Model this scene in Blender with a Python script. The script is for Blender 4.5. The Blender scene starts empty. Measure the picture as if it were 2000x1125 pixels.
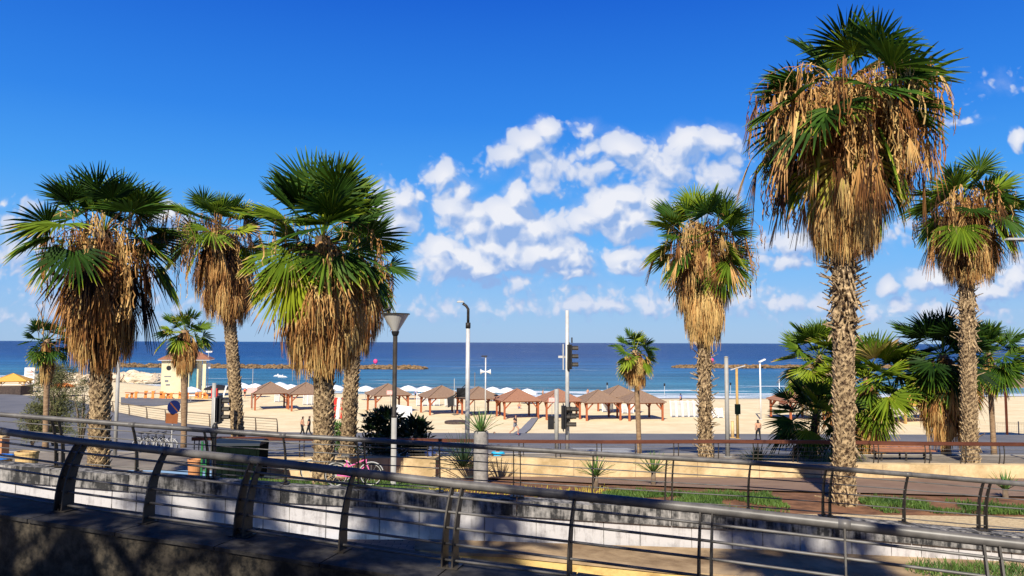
import bpy, math, random
from mathutils import Vector, Matrix, noise as mnoise
R = math.radians
sc = bpy.context.scene
COL = sc.collection
# ------------------------------------------------------------------ camera
F = 1500.0; PW, PH = 2000.0, 1125.0
CAM = Vector((0, 0, 9.2))
cd = bpy.data.cameras.new("camera"); cam = bpy.data.objects.new("camera", cd); COL.objects.link(cam)
cd.sensor_width = 36; cd.lens = 36*F/PW; cd.clip_start = 0.1; cd.clip_end = 120000
CR = (Matrix.Rotation(R(90+4.06), 4, 'X') @ Matrix.Rotation(R(0.2), 4, 'Z'))
cam.matrix_world = Matrix.Translation(CAM) @ CR
sc.camera = cam
# ------------------------------------------------------------------ light
SUN_EL = R(40); SUNX, SUNY = -0.24, -0.97           # towards the sun: behind the viewer, a little left
n_ = math.hypot(SUNX, SUNY); SUNX /= n_; SUNY /= n_
SDIR = Vector((SUNX*math.cos(SUN_EL), SUNY*math.cos(SUN_EL), math.sin(SUN_EL)))
sl = bpy.data.lights.new("sun", 'SUN'); sun = bpy.data.objects.new("sun", sl); COL.objects.link(sun)
sl.energy = 5.0; sl.angle = R(0.55); sl.color = (1.0, 0.93, 0.80)
sun.rotation_euler = SDIR.to_track_quat('Z', 'Y').to_euler(); sun.location = (0, -30, 60)
sc.view_settings.view_transform = 'Standard'; sc.view_settings.look = 'None'
sc.view_settings.gamma = 1.0; sc.view_settings.exposure = 0.5
sc.render.engine = 'CYCLES'
sc.cycles.use_denoising = True
sc.cycles.max_bounces = 5; sc.cycles.diffuse_bounces = 2; sc.cycles.glossy_bounces = 2
sc.cycles.transparent_max_bounces = 6; sc.cycles.transmission_bounces = 2

def ray(px, py):
    d = CR.to_3x3() @ Vector(((px-PW/2)/F, (PH/2-py)/F, -1.0))
    return d
def at(px, py, Y):
    d = ray(px, py); return CAM + d*(Y/d.y)
def onz(px, py, z):
    d = ray(px, py); return CAM + d*((z-CAM.z)/d.z)

# ------------------------------------------------------------------ world
SKY_STRENGTH = 0.115
def make_world():
    w = bpy.data.worlds.new("World"); sc.world = w; w.use_nodes = True
    nt = w.node_tree; nt.nodes.clear(); N = nt.nodes; L = nt.links
    def nd(t, **k):
        n = N.new(t)
        for a, b in k.items(): setattr(n, a, b)
        return n
    out = nd('ShaderNodeOutputWorld'); bg = nd('ShaderNodeBackground'); L.new(bg.outputs[0], out.inputs[0])
    sky = nd('ShaderNodeTexSky', sky_type='NISHITA'); sky.sun_disc = False
    sky.sun_elevation = SUN_EL; sky.sun_rotation = math.atan2(SUNX, SUNY)
    sky.altitude = 0; sky.air_density = 1.0; sky.dust_density = 0.4; sky.ozone_density = 4.0
    hs = nd('ShaderNodeHueSaturation'); hs.inputs['Saturation'].default_value = 1.45; hs.inputs['Value'].default_value = 1.0; hs.inputs['Hue'].default_value = 0.5
    L.new(sky.outputs[0], hs.inputs['Color'])
    geo = nd('ShaderNodeTexCoord'); sep = nd('ShaderNodeSeparateXYZ'); L.new(geo.outputs['Generated'], sep.inputs[0])
    def math_(op, a, b=None, c=None, clamp=False):
        m = nd('ShaderNodeMath', operation=op); m.use_clamp = clamp
        for i, v in enumerate((a, b, c)):
            if v is None: continue
            if isinstance(v, (int, float)): m.inputs[i].default_value = v
            else: L.new(v, m.inputs[i])
        return m.outputs[0]
    ramp = nd('ShaderNodeValToRGB'); L.new(sep.outputs['Z'], ramp.inputs[0]); e = ramp.color_ramp.elements
    EX = 1.41; cs = [(0,(.34,.53,.80)),(.05,(.27,.50,.85)),(.12,(.15,.45,.92)),(.20,(.07,.345,.90)),(.28,(.035,.235,.82)),(.42,(.014,.12,.66)),(.6,(.006,.05,.34)),(1,(.003,.025,.20))]
    e[0].position = 0; e[0].color = (*[q/EX for q in cs[0][1]],1); e[1].position = 1; e[1].color = (*[q/EX for q in cs[-1][1]],1)
    for p_, c_ in cs[1:-1]:
        x_ = e.new(p_); x_.color = (*[q/EX for q in c_],1)
    sc2 = nd('ShaderNodeVectorMath', operation='SCALE'); L.new(ramp.outputs[0], sc2.inputs[0]); sc2.inputs['Scale'].default_value = 1.0/SKY_STRENGTH
    skm = nd('ShaderNodeMix', data_type='RGBA'); skm.inputs['Factor'].default_value = .92; L.new(hs.outputs[0], skm.inputs['A']); L.new(sc2.outputs[0], skm.inputs['B'])
    ay = math_('MAXIMUM', math_('ABSOLUTE', sep.outputs['Y']), 0.02)
    u = math_('DIVIDE', sep.outputs['X'], ay); v = math_('DIVIDE', sep.outputs['Z'], ay)
    comb = nd('ShaderNodeCombineXYZ'); L.new(u, comb.inputs[0]); L.new(v, comb.inputs[1])
    blobs = [ # px, py, rx, ry, weight
     (868,345,42,34,.85),(903,372,38,34,.8),(885,405,46,42,.75),(930,420,50,36,.85),(1008,388,32,48,1.1),(985,430,70,48,1.1),(1040,450,60,44,1.1),
     (1062,485,66,48,1.0),(1115,505,60,36,.95),(950,480,60,40,.9),(1125,535,44,20,.85),(925,445,50,40,.95),
     (892,512,84,44,1.15),(860,488,38,34,1.1),(935,528,50,28,1.0),(1100,530,55,24,.7),(1000,500,90,44,.8),
     (1062,258,33,30,.95),(1035,285,46,32,.85),(1000,303,46,26,.7),(1050,322,66,44,.55),(1070,360,66,36,.45),(960,325,40,25,.35),
     (1145,250,34,24,.6),(1152,290,32,38,.6),(1130,330,80,38,.48),(1215,288,54,38,.85),(1265,312,86,48,.75),(1342,275,62,34,.95),
     (1402,278,56,34,.8),(1300,332,110,46,.65),(1400,350,90,56,.55),(1430,300,40,40,.6),(1180,330,60,40,.5),
     (1190,398,64,38,1.1),(1230,432,64,44,1.0),(1150,425,56,36,.85),(1215,383,56,26,1.1),(1100,430,40,25,.55),(1270,400,60,50,.85),
     (1220,500,60,24,.85),(1235,522,46,18,1.1),(785,388,44,38,.85),(772,432,50,50,.65),(815,382,22,18,.8),(740,400,50,60,.6),
     (320,420,34,26,1.15),(350,455,60,40,.6),(40,480,140,66,.42),(100,540,170,54,.40),(5,395,16,13,.6),(60,400,60,20,.25),
     (1560,470,96,40,.72),(1540,505,90,28,.62),(1705,458,80,42,.6),(1640,425,70,36,.5),(1835,540,74,27,1.0),(1925,562,110,32,.7),
     (1985,540,66,44,.75),(1890,240,46,17,.4),(1962,170,70,28,.22),(1992,270,20,24,.9),(1735,555,22,18,.7),
     (1200,595,330,24,.42),(1260,585,90,16,.45),(900,605,260,20,.35),(1500,592,200,30,.45),(1750,605,270,34,.45),(985,552,140,24,.5),
     (150,520,270,66,.32),(200,600,320,44,.35),(640,600,260,30,.35),(1100,565,200,18,.3),(1340,400,90,50,.5),(30,440,60,40,.35)]
    def field(vec):
        g = None
        for (px, py, rx, ry, wt) in blobs:
            d = ray(px, py); cu, cv = d.x/d.y, d.z/d.y
            s = nd('ShaderNodeVectorMath', operation='SUBTRACT'); L.new(vec, s.inputs[0]); s.inputs[1].default_value = (cu, cv, 0)
            m = nd('ShaderNodeVectorMath', operation='MULTIPLY'); L.new(s.outputs[0], m.inputs[0]); m.inputs[1].default_value = (F/rx/1.03, F/ry/1.03, 0)
            ln = nd('ShaderNodeVectorMath', operation='LENGTH'); L.new(m.outputs[0], ln.inputs[0])
            val = math_('MULTIPLY_ADD', ln.outputs['Value'], -0.75*wt, 1.0*wt)
            g = val if g is None else math_('SMOOTH_MAX', g, val, 0.12)
        return g
    def nse(vec, sc_, det, rough=.55, col=False):
        n = nd('ShaderNodeTexNoise'); n.inputs['Scale'].default_value = sc_; n.inputs['Detail'].default_value = det; n.inputs['Roughness'].default_value = rough
        L.new(vec, n.inputs['Vector']); return n.outputs['Color' if col else 'Fac']
    # warp
    def warp(vec, sc_, amt, det):
        c = nse(vec, sc_, det, .5, True)
        s = nd('ShaderNodeVectorMath', operation='SUBTRACT'); L.new(c, s.inputs[0]); s.inputs[1].default_value = (.5,.5,.5)
        m = nd('ShaderNodeVectorMath', operation='MULTIPLY'); L.new(s.outputs[0], m.inputs[0]); m.inputs[1].default_value = (amt, amt, 0)
        a = nd('ShaderNodeVectorMath', operation='ADD'); L.new(vec, a.inputs[0]); L.new(m.outputs[0], a.inputs[1]); return a.outputs[0]
    uv = comb.outputs[0]
    w1 = warp(uv, 14, .030, 2); w2 = warp(w1, 45, .010, 2)
    def bil(vec):
        tot = None
        for sc_, wt in ((20, .26), (52, .22), (120, .13)):
            vo = nd('ShaderNodeTexVoronoi', voronoi_dimensions='2D', feature='SMOOTH_F1'); vo.inputs['Scale'].default_value = sc_; vo.inputs['Smoothness'].default_value = .55
            L.new(vec, vo.inputs['Vector']); t_ = math_('MULTIPLY', math_('SUBTRACT', .42, vo.outputs['Distance']), wt*1.5)
            tot = t_ if tot is None else math_('ADD', tot, t_)
        return tot
    def full(vec):
        f = field(vec); nf = nse(vec, 120, 4, .6)
        return f, math_('ADD', math_('ADD', f, bil(vec)), math_('MULTIPLY', math_('SUBTRACT', nf, .5), .25))
    f, d1 = full(w2)
    off = nd('ShaderNodeVectorMath', operation='ADD'); L.new(w2, off.inputs[0]); off.inputs[1].default_value = (-0.010, 0.015, 0)
    f2, d2 = full(off.outputs[0])
    mr = nd('ShaderNodeMapRange', interpolation_type='SMOOTHSTEP'); L.new(d1, mr.inputs[0])
    mr.inputs[1].default_value = .14; mr.inputs[2].default_value = .46
    veil = nd('ShaderNodeMapRange', interpolation_type='SMOOTHSTEP'); L.new(math_('ADD', f, math_('MULTIPLY', math_('SUBTRACT', nse(w1, 18, 5, .6), .5), .9)), veil.inputs[0]); veil.inputs[1].default_value = .02; veil.inputs[2].default_value = .85; veil.inputs[4].default_value = .6
    rel = math_('SUBTRACT', d1, d2)
    lit = math_('MULTIPLY_ADD', rel, 2.1, .58, clamp=True)
    litw = math_('MULTIPLY', lit, math_('MULTIPLY_ADD', f, .75, .42, clamp=True), clamp=True)
    cr = nd('ShaderNodeMix', data_type='RGBA'); L.new(litw, cr.inputs['Factor'])
    K = 1.0/SKY_STRENGTH
    cr.inputs['A'].default_value = (.205*K, .32*K, .56*K, 1); cr.inputs['B'].default_value = (.63*K, .635*K, .67*K, 1)
    # only near/above the horizon of the seen sky
    msk = nd('ShaderNodeMapRange'); L.new(v, msk.inputs[0]); msk.inputs[1].default_value = .005; msk.inputs[2].default_value = .03
    front = nd('ShaderNodeMapRange'); L.new(sep.outputs['Y'], front.inputs[0]); front.inputs[1].default_value = 0; front.inputs[2].default_value = .3
    fac = math_('MULTIPLY', math_('MULTIPLY', math_('MULTIPLY', math_('MAXIMUM', mr.outputs[0], veil.outputs[0]), msk.outputs[0]), front.outputs[0]), .95)
    mx = nd('ShaderNodeMix', data_type='RGBA'); L.new(fac, mx.inputs['Factor']); L.new(skm.outputs['Result'], mx.inputs['A']); L.new(cr.outputs['Result'], mx.inputs['B'])
    L.new(mx.outputs['Result'], bg.inputs[0]); bg.inputs[1].default_value = SKY_STRENGTH
    w.cycles.sampling_method = 'MANUAL'; w.cycles.sample_map_resolution = 512
make_world()

# ------------------------------------------------------------------ materials
def new_mat(name):
    m = bpy.data.materials.new(name); m.use_nodes = True
    return m, m.node_tree, m.node_tree.nodes['Principled BSDF']
def mat(name, c1, c2=None, scale=5.0, rough=.7, metal=0.0, bump=0.0, bscale=None, detail=5, spec=.3, stretch=(1,1,1), lo=.35, hi=.65, space='Object'):
    m, nt, b = new_mat(name); N, L = nt.nodes, nt.links
    b.inputs['Roughness'].default_value = rough; b.inputs['Metallic'].default_value = metal
    b.inputs['Specular IOR Level'].default_value = spec
    b.inputs['Base Color'].default_value = (*c1, 1)
    if c2 or bump:
        tc = N.new('ShaderNodeTexCoord'); mp = N.new('ShaderNodeMapping'); mp.inputs['Scale'].default_value = stretch
        L.new(tc.outputs[space], mp.inputs[0])
    if c2:
        n = N.new('ShaderNodeTexNoise'); n.inputs['Scale'].default_value = scale; n.inputs['Detail'].default_value = detail; n.inputs['Roughness'].default_value = .62
        L.new(mp.outputs[0], n.inputs['Vector'])
        r = N.new('ShaderNodeValToRGB'); r.color_ramp.elements[0].position = lo; r.color_ramp.elements[1].position = hi
        r.color_ramp.elements[0].color = (*c1, 1); r.color_ramp.elements[1].color = (*c2, 1)
        L.new(n.outputs['Fac'], r.inputs[0]); L.new(r.outputs[0], b.inputs['Base Color'])
    if bump:
        n = N.new('ShaderNodeTexNoise'); n.inputs['Scale'].default_value = bscale or scale*4; n.inputs['Detail'].default_value = 6
        L.new(mp.outputs[0], n.inputs['Vector'])
        bp = N.new('ShaderNodeBump'); bp.inputs['Strength'].default_value = 1.0; bp.inputs['Distance'].default_value = bump
        L.new(n.outputs['Fac'], bp.inputs['Height']); L.new(bp.outputs[0], b.inputs['Normal'])
    return m

def leaf_mat():
    m, nt, b = new_mat('palm_leaf'); N, L = nt.nodes, nt.links
    a = N.new('ShaderNodeAttribute'); a.attribute_name = 'tint'
    geo = N.new('ShaderNodeNewGeometry'); n = N.new('ShaderNodeTexNoise'); n.inputs['Scale'].default_value = 2.3; n.inputs['Detail'].default_value = 4
    L.new(geo.outputs['Position'], n.inputs['Vector'])
    ma = N.new('ShaderNodeMath'); ma.operation = 'MULTIPLY_ADD'; L.new(n.outputs['Fac'], ma.inputs[0]); ma.inputs[1].default_value = .12; ma.inputs[2].default_value = -.06
    ad = N.new('ShaderNodeMath'); ad.operation = 'ADD'; L.new(a.outputs['Fac'], ad.inputs[0]); L.new(ma.outputs[0], ad.inputs[1])
    r = N.new('ShaderNodeValToRGB'); e = r.color_ramp.elements
    cols = [(0,(.006,.020,.005)),(.2,(.040,.095,.010)),(.35,(.145,.215,.014)),(.5,(.29,.33,.02)),(.6,(.66,.46,.18)),(.7,(.60,.34,.12)),(.82,(.32,.135,.04)),(.92,(.10,.045,.02)),(1,(.022,.013,.009))]
    e[0].position = 0; e[0].color = (*cols[0][1], 1); e[1].position = 1; e[1].color = (*cols[-1][1], 1)
    for p, c in cols[1:-1]:
        x = e.new(p); x.color = (*c, 1)
    L.new(ad.outputs[0], r.inputs[0]); L.new(r.outputs[0], b.inputs['Base Color'])
    b.inputs['Roughness'].default_value = .55; b.inputs['Specular IOR Level'].default_value = .12
    tr = N.new('ShaderNodeBsdfTranslucent'); L.new(r.outputs[0], tr.inputs[0])
    ms = N.new('ShaderNodeMixShader'); ms.inputs[0].default_value = .18
    L.new(b.outputs[0], ms.inputs[1]); L.new(tr.outputs[0], ms.inputs[2]); L.new(ms.outputs[0], N['Material Output'].inputs[0])
    return m
M = {}
M['leaf'] = leaf_mat()
M['trunk'] = mat('palm_trunk', (.05,.03,.018), (.13,.085,.055), 7, .9, bump=.02)
M['trunk_smooth'] = mat('smooth_palm_trunk', (.20,.12,.065), (.36,.24,.14), 5, .9, bump=.02, stretch=(1,1,3))
M['boot'] = mat('broken_leaf_bases', (.075,.042,.022), (.50,.36,.20), 9, .85, lo=.38, hi=.60, detail=6)
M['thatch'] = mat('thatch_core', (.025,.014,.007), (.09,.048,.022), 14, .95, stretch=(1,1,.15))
M['steel'] = mat('grey_painted_steel', (.075,.070,.066), (.16,.15,.14), 3, .42, metal=.0, spec=.4, detail=8)
M['steel_dark'] = mat('dark_weathered_steel', (.022,.018,.015), (.05,.042,.034), 5, .5)
M['steel_light'] = mat('light_galvanised_steel', (.50,.49,.47), (.60,.59,.57), 4, .4, metal=.2)
M['pole_grey'] = mat('grey_pole_paint', (.30,.29,.27), (.37,.36,.34), 4, .5)
M['white'] = mat('white_paint', (.78,.77,.75), (.70,.69,.67), 6, .5)
M['black'] = mat('black_plastic', (.014,.014,.016), (.025,.025,.028), 6, .45)
M['sand'] = None
M['wood'] = mat('red_brown_wood', (.30,.075,.03), (.40,.12,.045), 5, .6, stretch=(1,1,.3))
M['rail_wood'] = mat('dark_red_handrail_wood', (.075,.024,.014), (.13,.045,.025), 5, .5, stretch=(.2,1,1))
M['roof_grey'] = mat('weathered_reed_roof', (.20,.125,.085), (.30,.20,.135), 9, .9, bump=.02)
M['roof_red'] = mat('reddish_reed_roof', (.27,.13,.08), (.36,.18,.11), 9, .9, bump=.02)
M['roof_yellow'] = mat('yellow_reed_roof', (.62,.33,.06), (.72,.42,.10), 9, .9, bump=.02)
M['yellow_wood'] = mat('yellow_painted_wood', (.42,.25,.08), (.52,.33,.12), 6, .6)
M['rock'] = mat('breakwater_rock', (.075,.045,.022), (.30,.19,.09), 1.1, .9, bump=.12, bscale=3)
M['rock_pale'] = mat('pale_rock', (.50,.38,.25), (.72,.60,.44), .9, .9, bump=.1, bscale=3)
M['skin'] = mat('skin', (.50,.27,.17), None, rough=.5)
M['hair'] = mat('hair', (.03,.018,.01), None, rough=.6)
M['cloth_black'] = mat('black_cloth', (.015,.015,.018), None, rough=.8)
M['cloth_grey'] = mat('grey_cloth', (.20,.20,.22), None, rough=.8)
M['cloth_blue'] = mat('turquoise_cloth', (.02,.36,.62), None, rough=.8)
M['cloth_navy'] = mat('blue_cloth', (.10,.16,.40), None, rough=.8)
M['cloth_peach'] = mat('peach_cloth', (.55,.28,.16), None, rough=.8)
M['cloth_white'] = mat('white_cloth', (.78,.78,.80), (.72,.72,.75), 2, .8)
M['shoe'] = mat('pale_shoe', (.7,.7,.7), None, rough=.6)
M['red'] = mat('red_paint', (.60,.03,.02), (.5,.03,.02), 3, .5)
M['orange'] = mat('orange_fabric', (.72,.20,.04), (.80,.27,.06), 3, .7)
M['pink'] = mat('pink_paint', (.80,.16,.40), (.72,.12,.34), 5, .35)
M['magenta'] = mat('pink_plastic', (.70,.06,.20), None, rough=.5)
M['rubber'] = mat('rubber', (.02,.02,.02), None, rough=.7)
M['cream'] = mat('cream_plaster', (.64,.55,.33), (.76,.66,.43), .6, .8, bump=.01, bscale=6)
M['terracotta'] = mat('terracotta_tiles', (.27,.11,.06), (.36,.16,.09), 6, .7)
M['hotel_wall'] = mat('hotel_plaster', (.24,.21,.17), (.30,.26,.21), 1, .9)
M['glass'] = mat('blue_door_glass', (.03,.14,.22), (.05,.22,.33), 2, .15, spec=.6)
M['green_paint'] = mat('green_paint', (.02,.12,.04), (.03,.18,.06), 5, .5)
M['dark_green'] = mat('dark_green_plastic', (.003,.006,.005), (.006,.012,.009), 4, .95, spec=.03)
M['dark_blue'] = mat('dark_blue_lid', (.006,.014,.03), (.010,.022,.045), 4, .5)
M['blue_bag'] = mat('blue_plastic', (.03,.16,.60), (.05,.22,.7), 8, .4)
M['sandstone_pot'] = mat('sandstone_pot', (.60,.40,.17), (.68,.47,.22), 5, .8)
M['terracotta_pot'] = mat('orange_pot', (.50,.22,.09), (.58,.27,.12), 5, .8)
M['concrete'] = mat('grey_concrete', (.20,.19,.175), (.34,.32,.30), 6, .8, bump=.004)
M['sandstone'] = mat('sandstone_wall', (.42,.30,.15), (.68,.51,.29), 1.6, .85, bump=.02, bscale=9)
M['opal'] = mat('opal_lamp_glass', (.58,.56,.53), (.64,.62,.59), 2, .3)
M['signal_red'] = mat('signal_red_lens', (.35,.01,.01), None, rough=.3)
M['signal_green'] = mat('signal_green_lens', (.01,.14,.06), None, rough=.3)
M['signal_amber'] = mat('signal_amber_lens', (.35,.14,.01), None, rough=.3)
M['sign_blue'] = mat('sign_blue', (.01,.02,.11), None, rough=.4)
M['sign_brown'] = mat('sign_brown', (.22,.07,.02), (.27,.09,.03), 4, .6)
M['sign_pink'] = mat('faded_red_sign', (.75,.28,.25), (.78,.5,.46), 9, .6)
M['bush'] = mat('dark_glossy_leaf', (.006,.018,.008), (.03,.065,.015), 2.0, .4, spec=.4)
M['bush_pale'] = mat('olive_feathery_leaf', (.09,.10,.035), (.17,.17,.06), 2.0, .7)
M['bush_stem'] = mat('grey_bark', (.13,.09,.06), (.22,.17,.12), 6, .9)
M['grass'] = mat('grass_blades', (.025,.065,.010), (.10,.17,.03), 1.2, .6)
M['yellow_grass'] = mat('yellow_flowers', (.50,.38,.03), (.35,.30,.05), 3, .7)
M['yucca'] = mat('yucca_leaf', (.05,.13,.03), (.16,.25,.06), 3, .5)
M['agave'] = mat('agave_leaf', (.012,.035,.015), (.05,.09,.035), 2, .5)
M['dark_wood'] = mat('dark_deck_wood', (.05,.035,.03), (.10,.07,.055), 4, .8)

def asphalt_mat():
    m, nt, b = new_mat('asphalt'); N, L = nt.nodes, nt.links
    tc = N.new('ShaderNodeTexCoord')
    n1 = N.new('ShaderNodeTexNoise'); n1.inputs['Scale'].default_value = .25; n1.inputs['Detail'].default_value = 5; L.new(tc.outputs['Object'], n1.inputs['Vector'])
    n2 = N.new('ShaderNodeTexNoise'); n2.inputs['Scale'].default_value = 25; n2.inputs['Detail'].default_value = 3; L.new(tc.outputs['Object'], n2.inputs['Vector'])
    mx = N.new('ShaderNodeMix'); mx.data_type = 'FLOAT'; mx.inputs[0].default_value = .35; L.new(n1.outputs['Fac'], mx.inputs[2]); L.new(n2.outputs['Fac'], mx.inputs[3])
    r = N.new('ShaderNodeValToRGB'); r.color_ramp.elements[0].position = .38; r.color_ramp.elements[1].position = .62
    r.color_ramp.elements[0].color = (.105,.105,.115,1); r.color_ramp.elements[1].color = (.16,.155,.16,1)
    L.new(mx.outputs[0], r.inputs[0]); L.new(r.outputs[0], b.inputs['Base Color']); b.inputs['Roughness'].default_value = .85
    return m
M['asphalt'] = asphalt_mat()

def sand_mat():
    m, nt, b = new_mat('beach_sand'); N, L = nt.nodes, nt.links
    tc = N.new('ShaderNodeTexCoord')
    a = N.new('ShaderNodeAttribute'); a.attribute_name = 'tint'      # 1 = wet
    n1 = N.new('ShaderNodeTexNoise'); n1.inputs['Scale'].default_value = .35; n1.inputs['Detail'].default_value = 8; n1.inputs['Roughness'].default_value = .65
    L.new(tc.outputs['Object'], n1.inputs['Vector'])
    r = N.new('ShaderNodeValToRGB'); r.color_ramp.elements[0].position = .32; r.color_ramp.elements[1].position = .66
    r.color_ramp.elements[0].color = (.66,.515,.30,1); r.color_ramp.elements[1].color = (.80,.67,.43,1)
    L.new(n1.outputs['Fac'], r.inputs[0])
    mx = N.new('ShaderNodeMix'); mx.data_type = 'RGBA'; L.new(a.outputs['Fac'], mx.inputs['Factor']); L.new(r.outputs[0], mx.inputs['A']); mx.inputs['B'].default_value = (.17,.15,.125,1)
    L.new(mx.outputs['Result'], b.inputs['Base Color']); b.inputs['Roughness'].default_value = .9; b.inputs['Specular IOR Level'].default_value = .15
    n2 = N.new('ShaderNodeTexNoise'); n2.inputs['Scale'].default_value = 1.6; n2.inputs['Detail'].default_value = 6; L.new(tc.outputs['Object'], n2.inputs['Vector'])
    bp = N.new('ShaderNodeBump'); bp.inputs['Distance'].default_value = .10; bp.inputs['Strength'].default_value = .7; L.new(n2.outputs['Fac'], bp.inputs['Height']); L.new(bp.outputs[0], b.inputs['Normal'])
    return m
M['sand'] = sand_mat()

def sea_mat():
    m, nt, b = new_mat('sea_water'); N, L = nt.nodes, nt.links
    a = N.new('ShaderNodeAttribute'); a.attribute_name = 'tint'      # metres from the shore line, log scaled
    geo = N.new('ShaderNodeNewGeometry')
    def noise(scale, stretch, det=5, rough=.6):
        mp = N.new('ShaderNodeMapping'); mp.inputs['Scale'].default_value = stretch; L.new(geo.outputs['Position'], mp.inputs[0])
        n = N.new('ShaderNodeTexNoise'); n.inputs['Scale'].default_value = scale; n.inputs['Detail'].default_value = det; n.inputs['Roughness'].default_value = rough
        L.new(mp.outputs[0], n.inputs['Vector']); return n.outputs['Fac']
    def ma(op, x, y, z=None, cl=False):
        q = N.new('ShaderNodeMath'); q.operation = op; q.use_clamp = cl
        for i, v in enumerate((x, y, z)):
            if v is None: continue
            if isinstance(v, (int, float)): q.inputs[i].default_value = v
            else: L.new(v, q.inputs[i])
        return q.outputs[0]
    big = noise(.012, (.25, 1, 1), 4)
    t = ma('ADD', a.outputs['Fac'], ma('MULTIPLY_ADD', big, .16, -.08))
    r = N.new('ShaderNodeValToRGB'); e = r.color_ramp.elements
    cols = [(0,(.16,.23,.23)),(.12,(.05,.17,.22)),(.36,(.028,.135,.235)),(.50,(.016,.095,.23)),(.66,(.007,.045,.165)),(1,(.003,.022,.105))]
    e[0].position = 0; e[0].color = (*cols[0][1],1); e[1].position = 1; e[1].color = (*cols[-1][1],1)
    for p, c in cols[1:-1]:
        x = e.new(p); x.color = (*c, 1)
    L.new(t, r.inputs[0])
    # darker / lighter wind streaks
    st = noise(.05, (.12, 1, 1), 6, .65)
    hv = N.new('ShaderNodeHueSaturation'); L.new(r.outputs[0], hv.inputs['Color']); L.new(ma('MULTIPLY_ADD', ma('ADD', st, ma('MULTIPLY', noise(.35, (.10, 1, 1), 4, .6), .9)), 2.6, -1.45), hv.inputs['Value'])
    # foam: breaking lines near the beach and a few white caps
    fo = noise(.16, (.16, 1, 1), 6, .6)
    near = N.new('ShaderNodeMapRange'); L.new(a.outputs['Fac'], near.inputs[0]); near.inputs[1].default_value = .30; near.inputs[2].default_value = .02; near.inputs[3].default_value = 0; near.inputs[4].default_value = .25
    fm = N.new('ShaderNodeMapRange'); L.new(ma('ADD', fo, near.outputs[0]), fm.inputs[0]); fm.inputs[1].default_value = .66; fm.inputs[2].default_value = .72
    mx = N.new('ShaderNodeMix'); mx.data_type = 'RGBA'; L.new(fm.outputs[0], mx.inputs['Factor']); L.new(hv.outputs[0], mx.inputs['A']); mx.inputs['B'].default_value = (.70,.74,.76,1)
    L.new(mx.outputs['Result'], b.inputs['Base Color'])
    b.inputs['Roughness'].default_value = .32; b.inputs['Specular IOR Level'].default_value = .28
    w1 = noise(.35, (.35, 1, 1), 6, .6); w2 = noise(1.6, (.5, 1, 1), 3, .6)
    h = ma('ADD', w1, ma('MULTIPLY', w2, .25))
    bp = N.new('ShaderNodeBump'); bp.inputs['Distance'].default_value = 2.4; bp.inputs['Strength'].default_value = .9
    L.new(h, bp.inputs['Height']); L.new(bp.outputs[0], b.inputs['Normal'])
    return m
M['sea'] = sea_mat()

def stain_wall(name, base, dark, zlo=None, sx=1.0):
    # plaster with vertical drips; purely stains with a shape of their own
    m, nt, b = new_mat(name); N, L = nt.nodes, nt.links
    tc = N.new('ShaderNodeTexCoord'); mp = N.new('ShaderNodeMapping'); mp.inputs['Scale'].default_value = (3.0*sx, 3.0*sx, .35); L.new(tc.outputs['Object'], mp.inputs[0])
    n = N.new('ShaderNodeTexNoise'); n.inputs['Scale'].default_value = 2.2; n.inputs['Detail'].default_value = 8; n.inputs['Roughness'].default_value = .7; L.new(mp.outputs[0], n.inputs['Vector'])
    n2 = N.new('ShaderNodeTexNoise'); n2.inputs['Scale'].default_value = 3.5; n2.inputs['Detail'].default_value = 8; n2.inputs['Roughness'].default_value = .7; L.new(tc.outputs['Object'], n2.inputs['Vector'])
    mm = N.new('ShaderNodeMix'); mm.data_type = 'FLOAT'; mm.inputs[0].default_value = .45; L.new(n.outputs['Fac'], mm.inputs[2]); L.new(n2.outputs['Fac'], mm.inputs[3])
    r = N.new('ShaderNodeValToRGB'); r.color_ramp.elements[0].position = .40 if zlo is None else zlo; r.color_ramp.elements[1].position = (.52 if zlo is None else zlo+.14)
    r.color_ramp.elements[0].color = (*dark,1); r.color_ramp.elements[1].color = (*base,1)
    L.new(mm.outputs[0], r.inputs[0]); L.new(r.outputs[0], b.inputs['Base Color']); b.inputs['Roughness'].default_value = .8
    bp = N.new('ShaderNodeBump'); bp.inputs['Distance'].default_value = .012; L.new(n2.outputs['Fac'], bp.inputs['Height']); L.new(bp.outputs[0], b.inputs['Normal'])
    return m
M['white_wall'] = stain_wall('white_plaster_wall', (.52,.50,.50), (.28,.26,.26), .36)
M['cap_stone'] = stain_wall('stained_cap_stone', (.34,.32,.30), (.018,.018,.019), .45)
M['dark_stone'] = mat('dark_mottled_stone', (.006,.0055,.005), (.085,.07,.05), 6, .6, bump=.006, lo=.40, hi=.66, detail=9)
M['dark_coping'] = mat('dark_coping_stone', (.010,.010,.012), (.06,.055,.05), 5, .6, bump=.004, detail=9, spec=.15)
M['kerb'] = mat('pale_kerb_stone', (.50,.44,.34), (.60,.53,.42), 3, .8)
M['pavement'] = mat('worn_pavement', (.15,.125,.10), (.27,.23,.18), .8, .85, detail=8)
M['lane_dirt'] = mat('sandy_lane', (.20,.13,.07), (.46,.33,.19), 1.1, .9, bump=.02, detail=9)
M['ledge_stone'] = mat('yellow_ledge_stone', (.30,.18,.06), (.66,.46,.17), 2.2, .85, bump=.012, stretch=(1,1,1), detail=8, lo=.3, hi=.55)
M['soil'] = mat('red_brown_soil', (.10,.045,.022), (.26,.125,.06), 2.2, .95, bump=.05, detail=8)
M['gravel'] = mat('sandy_gravel', (.44,.31,.17), (.68,.53,.31), 9, .95, bump=.04, detail=8, lo=.3, hi=.6)
M['path'] = mat('brown_footpath', (.20,.125,.085), (.26,.17,.115), 1.2, .85, bump=.004)
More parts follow.
